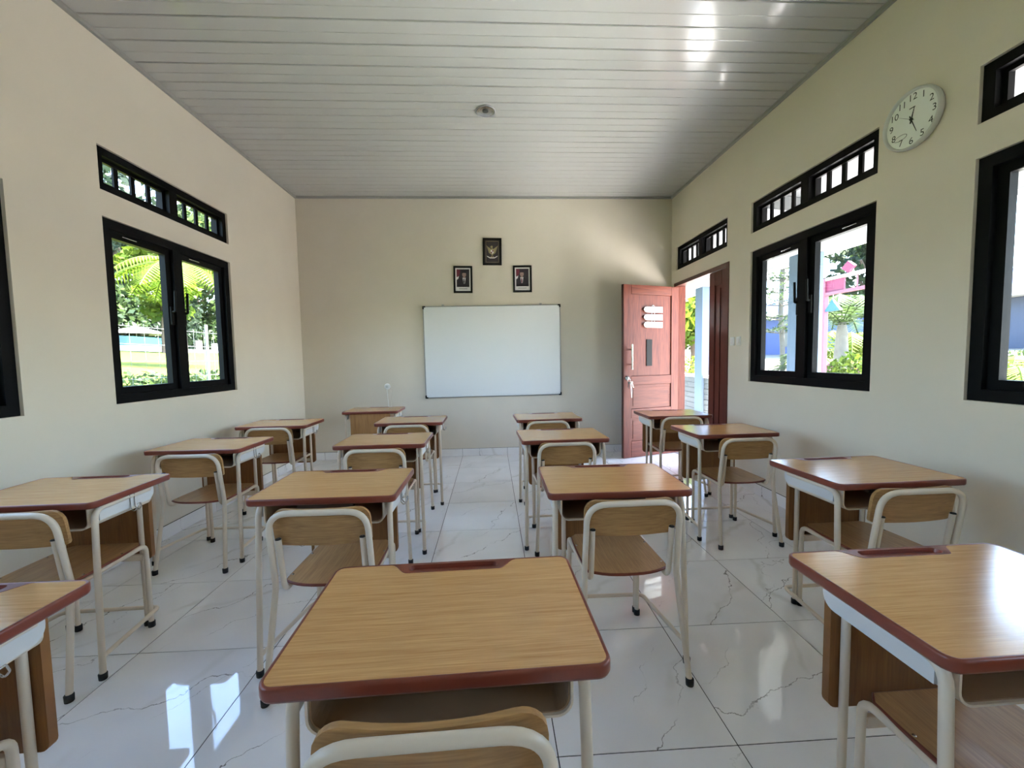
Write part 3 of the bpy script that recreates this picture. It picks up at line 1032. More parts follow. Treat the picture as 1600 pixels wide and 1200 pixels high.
def make_desk(D, DW=0.600):
    hd_ = D / 2
    root = empty('school_desk')
    # -- table top with red-brown edging and pencil tray
    ins = 0.0075
    yF = hd_ - ins
    rin = 0.021
    lam = []
    base = rrect(-DW / 2 + ins, DW / 2 - ins, -hd_ + ins, yF, rin, 6)
    notch = []
    for k in range(9):
        s = k / 8
        notch.append((0.165 - 0.045 * s, yF - 0.045 * (3 * s * s - 2 * s ** 3)))
    notch += [(-x, y_) for x, y_ in reversed(notch)]
    # base runs: bottom right corner, top right corner, top left corner, bottom left corner
    lam = base[:14] + notch + base[14:]
    tt = MB().prism(lam, ZT - DT_ + 0.001, ZT, 'z').build('tabletop', M['laminate'], root)
    loops = [(ins + 0.0002, ZT), (0.005, ZT + 0.0010), (0.0025, ZT + 0.0003), (0.0006, ZT - 0.002), (0, ZT - 0.006), (0, ZT - DT_ + 0.006), (0.003, ZT - DT_), (ins + 0.0002, ZT - DT_)]
    vs_, fs_ = [], []
    n = None
    for i_, z_ in loops:
        lp = rrect(-DW / 2 + i_, DW / 2 - i_, -hd_ + i_, hd_ - i_, rin + ins - i_, 6)
        n = len(lp)
        vs_ += [(x, y_, z_) for x, y_ in lp]
    for a in range(len(loops) - 1):
        for k in range(n):
            l = (k + 1) % n
            fs_.append((a * n + k, a * n + l, (a + 1) * n + l, (a + 1) * n + k))
    MB().add(vs_, fs_, True).build('edging', M['edging'], tt)
    # tray: notch outline with a sunk groove
    outer = [(x, y_) for x, y_ in notch]                                    # right -> left along the notch
    groove = rrect(-0.116, 0.116, yF - 0.038, yF - 0.006, 0.014, 5)
    bm = bmesh.new()
    ov_ = [bm.verts.new((x, y_ + 0.0003, ZT + 0.0008)) for x, y_ in outer]
    gv = [bm.verts.new((x, y_, ZT + 0.0008)) for x, y_ in groove]
    ed = [bm.edges.new((ov_[i], ov_[(i + 1) % len(ov_)])) for i in range(len(ov_))]
    ed += [bm.edges.new((gv[i], gv[(i + 1) % len(gv)])) for i in range(len(gv))]
    bmesh.ops.triangle_fill(bm, use_beauty=True, edges=ed)
    g2 = [bm.verts.new((x * 0.98, (y_ - yF + 0.022) * 0.86 + yF - 0.022, ZT - 0.010)) for x, y_ in groove]
    for i in range(len(gv)):
        j = (i + 1) % len(gv)
        bm.faces.new((gv[i], gv[j], g2[j], g2[i]))
    bm.faces.new(g2)
    ob_ = [bm.verts.new((v.co.x, v.co.y, ZT - DT_ + 0.002)) for v in ov_]
    for i in range(len(ov_)):
        j = (i + 1) % len(ov_)
        bm.faces.new((ov_[i], ov_[j], ob_[j], ob_[i]))
    bm.faces.new(ob_)
    MB().bm(bm).build('pencil_tray', M['edging'], tt)
    # -- frame
    for s in (-1, 1):
        lg = MB().tube([(s * 0.277, -hd_ + 0.012, 0.010), (s * 0.266, -hd_ + 0.045, 0.702), (s * 0.266, hd_ - 0.11, 0.702)], 0.0116, 10, 0.045, 6).build('leg', M['cream'], root)
        MB().lathe([(0.010, 0.0), (0.0145, 0.0015), (0.0155, 0.026), (0.013, 0.028)], 10, Matrix.Translation((s * 0.277, -hd_ + 0.012, 0)), True).build('foot_cap', M['rubber'], lg)
        lg = MB().tube([(s * 0.180, hd_ - 0.063, 0.010), (s * 0.180, hd_ - 0.063, 0.640)], 0.0108, 10).build('leg', M['cream'], root)
        MB().lathe([(0.010, 0.0), (0.0145, 0.0015), (0.0150, 0.026), (0.013, 0.028)], 10, Matrix.Translation((s * 0.180, hd_ - 0.063, 0)), True).build('foot_cap', M['rubber'], lg)
        # side plate with rounded lower front corner
        y0, y1, z0, z1 = -hd_ + 0.060, hd_ - 0.090, 0.652, 0.7165
        rr = 0.035
        poly = [(y0, z1), (y0, z0)]
        for k in range(7):
            a = math.radians(-90 + 90 * k / 6)
            poly.append((y1 - rr + rr * math.cos(a), z0 + rr + rr * math.sin(a)))
        poly.append((y1, z1))
        MB().prism(poly, s * 0.262, s * 0.272, 'x').build('side_plate', M['platewhite'], root)
    # U-shaped foot rail
    MB().tube([(-0.272, -hd_ + 0.020, 0.088), (-0.222, hd_ - 0.042, 0.078), (0.222, hd_ - 0.042, 0.078), (0.272, -hd_ + 0.020, 0.088)], 0.0095, 8, 0.035, 6).build('foot_rail', M['cream'], root)

    # storage box: U section sheet with brown liner, open to the sitter
    def usec(half, zb, zt_, r_, y0, y1, t, name, mat):
        out = []
        for sx in (1, -1):
            arc = []
            for k in range(7):
                a = math.radians(90 * k / 6)
                arc.append((sx * (half - r_ * (1 - math.cos(a))), zb + r_ * (1 - math.sin(a))))
            arc = [(sx * half, zt_)] + arc
            out += arc if sx == 1 else list(reversed(arc))
        inn = []
        for sx in (1, -1):
            arc = []
            r2 = max(r_ - t, 0.002)
            for k in range(7):
                a = math.radians(90 * k / 6)
                arc.append((sx * (half - t - r2 * (1 - math.cos(a))), zb + t + r2 * (1 - math.sin(a))))
            arc = [(sx * (half - t), zt_)] + arc
            inn += arc if sx == 1 else list(reversed(arc))
        b = MB()
        m_ = len(out)
        for yv in (y0, y1):
            pass
        o0 = [(x, y0, z) for x, z in out]
        i0 = [(x, y0, z) for x, z in inn]
        o1 = [(x, y1, z) for x, z in out]
        i1 = [(x, y1, z) for x, z in inn]
        V = o0 + i0 + o1 + i1
        Fc = []
        for k in range(m_ - 1):
            Fc += [(k, k + 1, m_ + k + 1, m_ + k), (2 * m_ + k, 2 * m_ + k + 1, 3 * m_ + k + 1, 3 * m_ + k),
                   (k, k + 1, 2 * m_ + k + 1, 2 * m_ + k), (m_ + k, m_ + k + 1, 3 * m_ + k + 1, 3 * m_ + k)]
        b.add(V, Fc)
        b.add(i1, [tuple(range(m_))])          # back of the box
        return b.build(name, mat, root)
    usec(0.244, 0.618, 0.7175, 0.032, -hd_ + 0.040, hd_ - 0.070, 0.005, 'storage_box', M['cream'])
    usec(0.2385, 0.6235, 0.7170, 0.027, -hd_ + 0.046, hd_ - 0.080, 0.003, 'box_liner', M['liner'])
    br_ = MB()
    br_.box(-0.115, 0.115, -hd_ + 0.052, -hd_ + 0.075, 0.686, 0.7172)
    br_.box(-0.175, -0.116, -hd_ + 0.056, -hd_ + 0.070, 0.702, 0.7172)
    br_.box(0.116, 0.175, -hd_ + 0.056, -hd_ + 0.070, 0.702, 0.7172)
    br_.build('top_bracket', M['bracket'], root)
    # modesty panel
    w_, z0, z1, rr = 0.212, 0.330, 0.7165, 0.022
    poly = [(-w_, z1)]
    for k in range(5):
        a = math.radians(180 + 90 * k / 4)
        poly.append((-w_ + rr + rr * math.cos(a), z0 + rr + rr * math.sin(a)))
    for k in range(5):
        a = math.radians(270 + 90 * k / 4)
        poly.append((w_ - rr + rr * math.cos(a), z0 + rr + rr * math.sin(a)))
    poly.append((w_, z1))
    MB().prism(poly, hd_ - 0.0505, hd_ - 0.0285, 'y').build('modesty_panel', M['plydark'], root)
    # bag hook on the right side
    hk = MB()
    for dy in (-0.012, 0.012):
        hk.tube([(0.2745, dy, 0.715), (0.2765, dy, 0.650), (0.290, dy * 1.1, 0.634), (0.303, dy * 1.1, 0.650), (0.303, dy * 0.6, 0.668)], 0.0025, 6, 0.010)
    hk.tube([(0.303, -0.0072, 0.668), (0.303, 0.0072, 0.668)], 0.0025, 6)
    hk.build('bag_hook', M['metal'], root)
    return root


def make_teacher_desk(D):
    """same family, but the panel stands at the edge that faces the class"""
    root = make_desk(D)
    root.name = 'teacher_desk'
    for ch in list(root.children):
        nm = ch.name.split('.')[0]
        if nm == 'modesty_panel':
            ch.location = (0, -(D - 0.094) - 0.02, 0)
            ch.data.materials[0] = M['plylit']
        if nm in ('storage_box', 'box_liner'):
            ch.scale = (1, -1, 1)
    return root


# name, x, y, angle, label
DESKS = [
    ('C', -0.297, -2.758, 1.4, 'wood-topped school desk right in front of the camera at the bottom centre'),
    ('FL1', -1.526, -2.775, 0.0, 'school desk cut off by the lower left corner of the view'),
    ('FR1', 0.918, -2.783, 0.8, 'school desk at the lower right, sky shine across its top'),
    ('FL2', -2.100, -1.750, 1.5, 'school desk by the left wall, nearest to the camera in that column'),
    ('FL3', -2.108, -0.760, -1.0, 'school desk by the left wall under the window, middle of that column'),
    ('FL4', -2.108, 0.163, 0.5, 'school desk by the left wall closest to the whiteboard'),
    ('L1', -0.892, -1.775, -0.2, 'wood-topped desk left of the centre aisle, nearest the camera of its three'),
    ('L2', -0.939, -0.754, 0.2, 'wood-topped desk left of the centre aisle, middle of its three'),
    ('L3', -0.931, 0.166, 0.2, 'wood-topped desk left of the centre aisle, farthest of its three'),
    ('R1', 0.329, -1.825, -0.6, 'wood-topped desk right of the centre aisle, nearest the camera of its three'),
    ('R2', 0.293, -0.746, 1.8, 'wood-topped desk right of the centre aisle, middle of its three'),
    ('R3', 0.316, 0.179, 1.8, 'wood-topped desk right of the centre aisle, farthest of its three'),
    ('FR2', 1.536, -1.816, 1.8, 'school desk by the right wall with blue window shine, just behind the lower right one'),
    ('FR3', 1.507, -0.710, 1.5, 'school desk by the right wall under the window, beside the switches'),
    ('FR4', 1.525, 0.190, 0.0, 'school desk standing in front of the open door'),
]
for k_, x_, y_, a_, lab_ in DESKS:
    pass
near_proto = make_desk(0.412, 0.620)
far_proto = make_desk(0.432)
used = set()
for k_, x_, y_, a_, lab_ in DESKS:
    pr = near_proto if k_ in ('C', 'FL1', 'FR1') else far_proto
    o = copy_tree(pr) if pr.name in used else pr
    used.add(pr.name)
    o.location = (x_, y_, 0)
    o.rotation_euler = (0, 0, math.radians(a_))
    tag(o, lab_, 'desk', 'school desks in rows')
td = make_teacher_desk(0.432)
td.location = (-1.520, 1.045, 0)
tag(td, 'teacher desk in the front left corner, brown panel facing the class', 'desk')


# ================================================================== CHAIRS
def make_chair():
    root = empty('school_chair')
    R = 0.0116
    # back frame: inverted U from the kinks
    MB().tube([(-0.187, -0.172, 0.440), (-0.184, -0.212, 0.727), (0.184, -0.212, 0.727), (0.187, -0.172, 0.440)], R, 12, 0.080, 8).build('back_frame', M['cream'], root)
    for s in (-1, 1):
        lg = MB().tube([(s * 0.187, -0.172, 0.445), (s * 0.187, -0.173, 0.415), (s * 0.212, -0.240, 0.010)], R, 12, 0.05).build('leg', M['cream'], root)
        MB().lathe([(0.010, 0.0), (0.0150, 0.0015), (0.0160, 0.028), (0.013, 0.030)], 10, Matrix.Translation((s * 0.212, -0.240, 0)), True).build('foot_cap', M['rubber'], lg)
        rail = MB().tube([(s * 0.158, -0.190, 0.622), (s * 0.158, -0.160, 0.400), (s * 0.172, 0.205, 0.418), (s * 0.170, 0.208, 0.340)], 0.0106, 12, 0.045, 6).build('seat_rail', M['cream'], root)
        MB().lathe([(0.001, 0.0005), (0.0095, 0.0005), (0.0112, -0.001), (0.0112, -0.004)], 10, Matrix.Translation((s * 0.158, -0.1905, 0.623))).build('end_plug', M['rubber'], rail)
        lg = MB().tube([(s * 0.170, 0.208, 0.345), (s * 0.170, 0.210, 0.010)], 0.0106, 12).build('leg', M['cream'], root)
        MB().lathe([(0.010, 0.0), (0.0145, 0.0015), (0.0150, 0.028), (0.013, 0.030)], 10, Matrix.Translation((s * 0.170, 0.210, 0)), True).build('foot_cap', M['rubber'], lg)
    MB().box(-0.162, 0.162, 0.199, 0.213, 0.340, 0.372, 0.003).build('crossbar', M['cream'], root)
    # seat: rounded rear edge
    pts = []
    for k in range(13):
        t = -1 + 2 * k / 12
        pts.append((t * 0.165, -0.168 + 0.040 * abs(t) ** 2.6))
    pts += [(0.168, -0.10), (0.166, 0.12), (0.162, 0.18), (0.140, 0.206), (-0.140, 0.206), (-0.162, 0.18), (-0.166, 0.12), (-0.168, -0.10)]
    n = len(pts)
    b = MB()
    zt_, th_ = 0.430, 0.013

    def dish(x, y_):
        return zt_ - 0.008 * max(0, 1 - (x / 0.17) ** 2) * max(0, 1 - ((y_ - 0.0) / 0.19) ** 2)
    rings = []
    for f in (1.0, 0.8, 0.55, 0.25):
        rings.append([(x * f, (y_ - 0.02) * f + 0.02) for x, y_ in pts])
    V, Fc = [], []
    for rg in rings:
        V += [(x, y_, dish(x, y_)) for x, y_ in rg]
    for a in range(len(rings) - 1):
        for k in range(n):
            l = (k + 1) % n
            Fc.append((a * n + k, a * n + l, (a + 1) * n + l, (a + 1) * n + k))
    b.add(V, Fc, True)
    b.add(V[-n:], [tuple(range(n))], True)
    b.add([(x, y_, dish(x, y_) - th_) for x, y_ in pts], [tuple(reversed(range(n)))])
    b.add([(x, y_, dish(x, y_)) for x, y_ in pts] + [(x, y_, dish(x, y_) - th_) for x, y_ in pts],
          [(k, (k + 1) % n, n + (k + 1) % n, n + k) for k in range(n)])
    seat = b.build('seat', M['plyseat'], root)
    eb = MB().tube([(x * 1.002, y_ * 1.002, dish(x, y_) - th_ / 2) for x, y_ in pts], 0.0060, 6, closed=True)
    eb.build('seat_edge', M['edging'], seat)
    for sx in (-1, 1):
        for yy in (-0.09, 0.09):
            MB().lathe([(0.005, 0.0), (0.004, 0.0022), (0.001, 0.003)], 8, Matrix.Translation((sx * 0.160, yy, dish(0.16, yy) - 0.0005))).build('screw', M['metal'], seat)
    # backrest: curved board in front of the tube, slightly leaning
    nu, nv = 16, 6
    hw_, z0, z1 = 0.186, 0.585, 0.733

    def bp(u, v, off):
        # rounded outline: shrink the width near the top and bottom
        zz = z0 + (z1 - z0) * v
        rr = 0.045
        wx = hw_
        if zz > z1 - rr:
            t = (zz - (z1 - rr)) / rr
            wx = hw_ - rr * (1 - math.sqrt(max(0, 1 - t * t)))
        r2 = 0.022
        if zz < z0 + r2:
            t = ((z0 + r2) - zz) / r2
            wx = hw_ - r2 * (1 - math.sqrt(max(0, 1 - t * t)))
        x = wx * u
        lean = -(zz - 0.440) * 0.1394 - 0.172
        yy = lean + R + 0.004 + 0.020 * (1 - math.cos(u * 1.35)) + off
        return (x, yy, zz)
    vv = [0, 0.04, 0.10, 0.3, 0.5, 0.69, 0.80, 0.89, 0.95, 0.985, 1.0]
    nvv = len(vv)
    fr_, bk_ = [], []
    for v in vv:
        for k in range(nu + 1):
            u = -1 + 2 * k / nu
            fr_.append(bp(u, v, 0.013))
            bk_.append(bp(u, v, 0.0))
    b = MB()
    q1, q2 = [], []
    for a in range(nvv - 1):
        for k in range(nu):
            i0 = a * (nu + 1) + k
            q1.append((i0, i0 + 1, i0 + nu + 2, i0 + nu + 1))
    m_ = len(fr_)
    b.add(fr_, q1, True)
    b.add(bk_, [tuple(reversed(f)) for f in q1], True)
    # rim
    loop = [k for k in range(nu + 1)] + [a * (nu + 1) + nu for a in range(1, nvv)] + [(nvv - 1) * (nu + 1) + k for k in range(nu - 1, -1, -1)] + [a * (nu + 1) for a in range(nvv - 2, 0, -1)]
    V = [fr_[i] for i in loop] + [bk_[i] for i in loop]
    L = len(loop)
    b.add(V, [(k, (k + 1) % L, L + (k + 1) % L, L + k) for k in range(L)], True)
    b.build('backrest', M['ply'], root)
    return root


CHAIRS = [
    ('C', -0.300, -2.852, 1.4, 'school chair right in front of the camera, only its back showing at the bottom'),
    ('FL1', -1.520, -2.872, 0.0, 'school chair under the desk in the lower left corner'),
    ('FR1', 0.905, -2.905, 0.8, 'school chair under the desk at the lower right'),
    ('FL2', -2.060, -1.820, 1.0, 'school chair by the left wall, cut off by the left edge'),
    ('FL3', -2.068, -0.855, -1.0, 'school chair by the left wall under the window, its feet all in view'),
    ('FL4', -2.110, 0.130, 0.0, 'school chair by the left wall closest to the whiteboard'),
    ('L1', -0.856, -1.890, -0.3, 'school chair left of the centre aisle, nearest the camera of its three'),
    ('L2', -0.940, -0.845, 0.0, 'school chair left of the centre aisle, middle of its three'),
    ('L3', -0.935, 0.100, 0.0, 'school chair left of the centre aisle, farthest of its three'),
    ('R1', 0.345, -1.910, 1.0, 'school chair right of the centre aisle with its whole seat in view'),
    ('R2', 0.288, -0.805, 1.5, 'school chair right of the centre aisle, middle of its three'),
    ('R3', 0.292, 0.130, 1.5, 'school chair right of the centre aisle, farthest of its three'),
    ('FR2', 1.542, -1.890, 1.5, 'school chair by the right wall nearest the camera of that column'),
    ('FR3', 1.514, -0.820, 1.0, 'school chair by the right wall under the window, seat in view'),
    ('FR4', 1.532, 0.180, 0.0, 'school chair in front of the open door'),
]
chair_proto = make_chair()
for i, (k_, x_, y_, a_, lab_) in enumerate(CHAIRS):
    o = chair_proto if i == 0 else copy_tree(chair_proto)
    o.location = (x_, y_, 0)
    o.rotation_euler = (0, 0, math.radians(a_))
    tag(o, lab_, 'chair', 'school chairs in rows')
# ================================================================== OUTSIDE
M['lawn'] = plain('sunlit_lawn', srgb(70, 80, 28), 0.9, spec=0.1, noise=0.25, nscale=2.0)
M['sand'] = plain('sandy_yard', srgb(126, 122, 112), 0.95, spec=0.1, noise=0.2, nscale=1.2)
M['vfloor'] = plain('veranda_tile', srgb(228, 226, 221), 0.45, noise=0.04, nscale=3)
M['leaf_dark'] = leaf_mat('dark_leaves', srgb(24, 36, 28), srgb(48, 62, 42))
M['leaf_mid'] = leaf_mat('mid_leaves', srgb(32, 50, 30), srgb(68, 84, 44))
M['leaf_lime'] = leaf_mat('lime_leaves', srgb(56, 80, 18), srgb(92, 106, 32))
M['petal'] = leaf_mat('pink_petals', srgb(80, 46, 56), srgb(112, 86, 92))
M['bark'] = plain('pale_bark', srgb(100, 96, 88), 0.9, noise=0.25, nscale=6)
M['bark_dk'] = plain('brown_bark', srgb(84, 70, 58), 0.9, noise=0.25, nscale=6)
M['bluewall'] = plain('blue_house_paint', srgb(34, 58, 112), 0.7)
M['bluegrey'] = plain('grey_blue_house_paint', srgb(60, 70, 92), 0.7)
M['turq'] = plain('turquoise_paint', srgb(14, 76, 84), 0.5)
M['pink'] = plain('magenta_pink_paint', srgb(96, 18, 52), 0.5)
M['pinkpale'] = plain('faded_pink_paint', srgb(108, 58, 72), 0.5)
M['cyan'] = plain('sky_blue_paint', srgb(14, 72, 110), 0.5)
M['whiteout'] = plain('white_outdoor_paint', srgb(176, 176, 174), 0.6)
M['darkwin'] = plain('dark_window', srgb(34, 38, 46), 0.3)


def strip_ground(name, prof, y0, y1, mat, label):
    """ground that follows a height profile (x, z)"""
    b = MB()
    n = len(prof)
    V = [(x, y0, z) for x, z in prof] + [(x, y1, z) for x, z in prof]
    b.add(V, [(k, k + 1, n + k + 1, n + k) for k in range(n - 1)], False)
    o = b.build(name, mat)
    tag(o, label, None, None, STR)
    return o


strip_ground('lawn_ground', [(XL - TH, -0.20), (-5.0, -0.12), (-6.2, 0.20), (-7.6, 1.02), (-13, 1.48), (-20, 2.05), (-30, 2.6), (-60, 3.5)], -30, 70, M['lawn'], 'bright green lawn rising beyond the left windows')
strip_ground('yard_ground', [(5.68, -0.12), (12, -0.12), (16, 0.25), (24, 1.20), (32, 1.6), (70, 2.0)], -30, 80, M['sand'], 'pale sandy yard beyond the veranda')
vf = MB().box(XR + TH + 0.002, 4.27, -9, 12, -0.16, -0.012).build('veranda_floor', M['vfloor'])
tag(vf, 'pale veranda floor outside the door', None, None, STR)

pp = MB().box(4.275, 5.7, -9, 12, -0.2, -0.10).build('added_bounce_paving', M['vfloor'])  # added pale strip, throws sunlight up to the ceiling and upper walls
tag(pp, 'added pale paving along the veranda that bounces sunlight indoors', None, None, STR)

# veranda roof
vr = empty('veranda_roof')
tag(vr, 'pale soffit of the veranda roof', None, None, STR)
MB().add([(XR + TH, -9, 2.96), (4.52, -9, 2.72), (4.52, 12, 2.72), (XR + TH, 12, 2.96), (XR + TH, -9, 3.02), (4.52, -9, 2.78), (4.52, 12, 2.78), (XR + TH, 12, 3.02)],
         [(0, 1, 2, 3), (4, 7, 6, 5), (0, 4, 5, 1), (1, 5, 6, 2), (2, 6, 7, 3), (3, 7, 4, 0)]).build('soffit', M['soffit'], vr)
MB().box(4.521, 4.555, -9, 12, 2.665, 2.83).build('fascia', M['fascia'], vr)
for k in range(7):
    yb = -8.2 + 2.83 * k + 0.28
    MB().add([(XR + TH, yb - .06, 2.80), (4.50, yb - .06, 2.60), (4.50, yb + .06, 2.60), (XR + TH, yb + .06, 2.80), (XR + TH, yb - .06, 2.955), (4.50, yb - .06, 2.715), (4.50, yb + .06, 2.715), (XR + TH, yb + .06, 2.955)],
             [(0, 1, 2, 3), (4, 7, 6, 5), (0, 4, 5, 1), (1, 5, 6, 2), (2, 6, 7, 3), (3, 7, 4, 0)]).build('beam', M['soffit'], vr)
for k, yc in enumerate((-6.9, -4.1, -1.3, 1.76, 4.36, 7.2)):
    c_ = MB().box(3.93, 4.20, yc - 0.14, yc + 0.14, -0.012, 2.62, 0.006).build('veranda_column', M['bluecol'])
    tag(c_, ['pale blue veranda column far behind the viewer', 'pale blue veranda column behind the viewer', 'pale blue veranda column outside the right window wall',
             'pale blue veranda column seen through the right window', 'pale blue veranda column seen through the open door', 'pale blue veranda column far beyond the door'][k], 'column', 'veranda columns')

# low veranda wall clad with striped stone tiles, beyond the entrance gap
lw = empty('veranda_wall')
tag(lw, 'low stone-tiled veranda wall seen through the open door', None, None, STR)
LA, LB = 4.02, 7.04
MB().box(4.00, 4.12, LA, LB, -0.012, 0.84).build('core', M['grout'], lw)
MB().box(3.955, 4.165, LA, LB, 0.841, 0.895, 0.004).build('coping', M['cap'], lw)
for r_ in range(8):
    p = LA
    first = 0.6 if r_ % 2 else 0.3
    while p < LB - 0.02:
        q2 = min(LB, p + (first if p == LA else 0.6))
        z0 = r_ * 0.105
        MB().box(3.976 - 0.004 * ((r_ + int(p * 3)) % 2), 3.999, p + 0.003, q2 - 0.003, z0 + 0.002, z0 + 0.101).build('stone_tile', M['stonetile'], lw)
        p = q2

# eave over the left windows
le = MB().box(XL - TH - 0.62, XL - TH, YF - 0.3, YB + 0.6, 3.20, 3.32).build('trim_5', M['fascia'])
tag(le, 'pale eave above the left windows', None, None, STR)


def leaves(name, blobs, n, size, mat, parent, seed, flat_=0.0):
    """blobs: (x,y,z,rx,ry,rz); n small leaf quads spread through the shells of the blobs"""
    rg = random.Random(seed)
    V, Fc = [], []
    tot = sum(b[3] * b[4] * b[5] for b in blobs) or 1
    for bx_, by_, bz_, rx, ry, rz in blobs:
        m_ = max(20, int(n * rx * ry * rz / tot))
        for _ in range(m_):
            d = Vector((rg.gauss(0, 1), rg.gauss(0, 1), rg.gauss(0, 1)))
            d.normalize()
            f = rg.uniform(0.35, 1.0) ** 0.5
            p = Vector((bx_ + d.x * rx * f, by_ + d.y * ry * f, bz_ + d.z * rz * f))
            u = Vector((rg.gauss(0, 1), rg.gauss(0, 1), rg.gauss(0, 1) * (1 - flat_)))
            u.normalize()
            w = u.cross(Vector((rg.gauss(0, 1), rg.gauss(0, 1), rg.gauss(0, 1))))
            w.normalize()
            s = size * rg.uniform(0.6, 1.3)
            i = len(V)
            V += [tuple(p - u * s), tuple(p - w * s * 0.45), tuple(p + u * s), tuple(p + w * s * 0.45)]
            Fc.append((i, i + 1, i + 2, i + 3))
    me = bpy.data.meshes.new(name)
    me.from_pydata(V, [], Fc)
    me.materials.append(mat)
    o = link(name, me, parent)
    tag(o, None, None, None, 'stuff')
    return o


def tree(name, x, y, z, h, crown, mat, label, seed, n=5000, size=0.22, trunk_r=0.16, bark='bark_dk', group='garden trees', cat='tree'):
    rg = random.Random(seed)
    t = empty(name, (x, y, z))
    tag(t, label, cat, group)
    b = MB()
    b.tube([(0, 0, -0.3), (0.1, 0.05, h * 0.3), (-0.05, 0.1, h * 0.62)], trunk_r, 8, 0.5)
    for k in range(4):
        a = k * 1.57 + rg.uniform(-.3, .3)
        b.tube([(0, 0.05, h * (0.32 + .06 * k)), (math.cos(a) * crown * .5, math.sin(a) * crown * .5, h * (0.55 + .06 * k))], trunk_r * 0.4, 6)
    b.build('trunk', M[bark], t)
    blobs = []
    for k in range(9):
        a = rg.uniform(0, 6.28)
        rr = rg.uniform(0.1, 0.65) * crown
        blobs.append((math.cos(a) * rr, math.sin(a) * rr, h * rg.uniform(0.35, 0.92), crown * rg.uniform(.4, .62), crown * rg.uniform(.4, .62), crown * rg.uniform(.3, .48)))
    leaves('foliage', blobs, n, size, M[mat], t, seed + 100)
    return t


# ---- left side: trees beyond the lawn
LT = [(-25, 17, 11, 5.0, 'leaf_mid'), (-27, 25, 12, 5.5, 'leaf_dark'), (-24, 31, 11, 4.6, 'leaf_mid'), (-29, 38, 12.5, 6, 'leaf_dark'), (-26, 46, 11, 5.5, 'leaf_mid'), (-33, 21, 14, 6, 'leaf_dark'), (-34, 31, 14, 6.5, 'leaf_mid'), (-26, 9, 11, 5, 'leaf_dark')]
for k, (x, y, h, c, m_) in enumerate(LT):
    tree('broadleaf_tree', x, y, 2.3, h, c, m_, ['leafy tree at the left side of the left window view', 'dark tree behind the turquoise pool wall', 'leafy tree at the middle of the left window view', 'dark tree in the right pane of the left window',
         'leafy tree at the far right of the left window view', 'tall dark tree behind the left window trees', 'tall leafy tree in the second line of trees', 'dark tree hidden towards the window edge'][k], 40 + k, 3600, 0.34, 0.22)
tree('lime_tree', -18.5, 20.3, 1.95, 6.4, 1.9, 'leaf_lime', 'light green young tree in front of the dark trees', 71, 2200, 0.24, 0.10)
for k in range(8):
    bu = empty('garden_shrub', (-24.2 + 0.5 * (k % 2), 15.5 + 4.1 * k, 2.3))
    tag(bu, '%s dense shrub from the left in the row behind the white garden wall' % ['first', 'second', 'third', 'fourth', 'fifth', 'sixth', 'seventh', 'eighth'][k], 'shrub', 'shrubs behind the garden wall')
    leaves('foliage', [(0, 0, 1.5, 1.6, 2.3, 1.9), (0.2, 0.7, 2.9, 1.3, 1.7, 1.3)], 2600, 0.24, M['leaf_dark' if k % 2 else 'leaf_mid'], bu, 300 + k)
    MB().tube([(0, 0, -0.3), (0.05, 0.1, 1.8)], 0.08, 6).build('stem', M['bark_dk'], bu)
# palm fronds hanging in at the top of the left window


def palm(name, x, y, z, h, nf, ln, mat, label, tr, bark, seed, group='palms in the garden', droop=0.5, up=0.6):
    rg = random.Random(seed)
    t = empty(name, (x, y, z))
    tag(t, label, 'palm', group)
    MB().lathe([(tr * 1.25, -0.3), (tr * 1.3, h * 0.15), (tr * 1.05, h * 0.5), (tr * 0.75, h * 0.9), (tr * 0.5, h * 1.02), (0.01, h * 1.03)], 12).build('trunk', M[bark], t)
    for k in range(nf):
        a = 2 * math.pi * k / nf + rg.uniform(-.15, .15)
        el = rg.uniform(0.25, 1.0) * up
        V, Fc = [], []
        d = Vector((math.cos(a), math.sin(a), 0))
        side_ = Vector((-d.y, d.x, 0))
        pts = []
        for j in range(9):
            s = j / 8
            pts.append(d * ln * s * math.cos(el * 0.6) + Vector((0, 0, h + ln * (el * 1.4 * s - (droop + el) * s * s))))
        for j in range(8):
            for sub in range(3):
                f = sub / 3
                p = pts[j].lerp(pts[j + 1], f)
                s = (j + f) / 8
                wl = ln * 0.30 * math.sin(math.pi * (0.12 + 0.86 * s))
                for sg_ in (-1, 1):
                    q_ = p + side_ * sg_ * wl + (pts[j + 1] - pts[j]).normalized() * wl * 0.5 - Vector((0, 0, wl * 0.35))
                    tw = (pts[j + 1] - pts[j]).normalized() * ln * 0.018
                    i = len(V)
                    V += [tuple(p - tw), tuple(p + tw), tuple(q_)]
                    Fc.append((i, i + 1, i + 2))
        b = MB().add(V, Fc)
        b.tube([tuple(p) for p in pts], ln * 0.008, 4)
        me = bpy.data.meshes.new('frond')
        me.from_pydata(b.v, [], b.f)
        me.materials.append(M[mat])
        link('frond', me, t)
    return t


palm('coconut_palm', -9.6, 9.4, 1.2, 3.1, 13, 1.9, 'leaf_lime', 'yellow-green palm hanging into the top of the left window', 0.11, 'bark_dk', 5, droop=0.55, up=0.35)

# hedge, pool wall, white wall, parasol and wire fence
hd_o = empty('hedge', (-7.2, 0, 0.62))
tag(hd_o, 'low leafy hedge along the lawn under the left window view', 'hedge')
leaves('foliage', [(0, -2 + 0.55 * k, 0.12, 0.42, 0.5, 0.42) for k in range(34)], 9000, 0.075, M['leaf_mid'], hd_o, 9)
MB().tube([(0, -2.3, 0.0), (0, 16.6, 0.0)], 0.04, 6).build('stems', M['bark_dk'], hd_o)

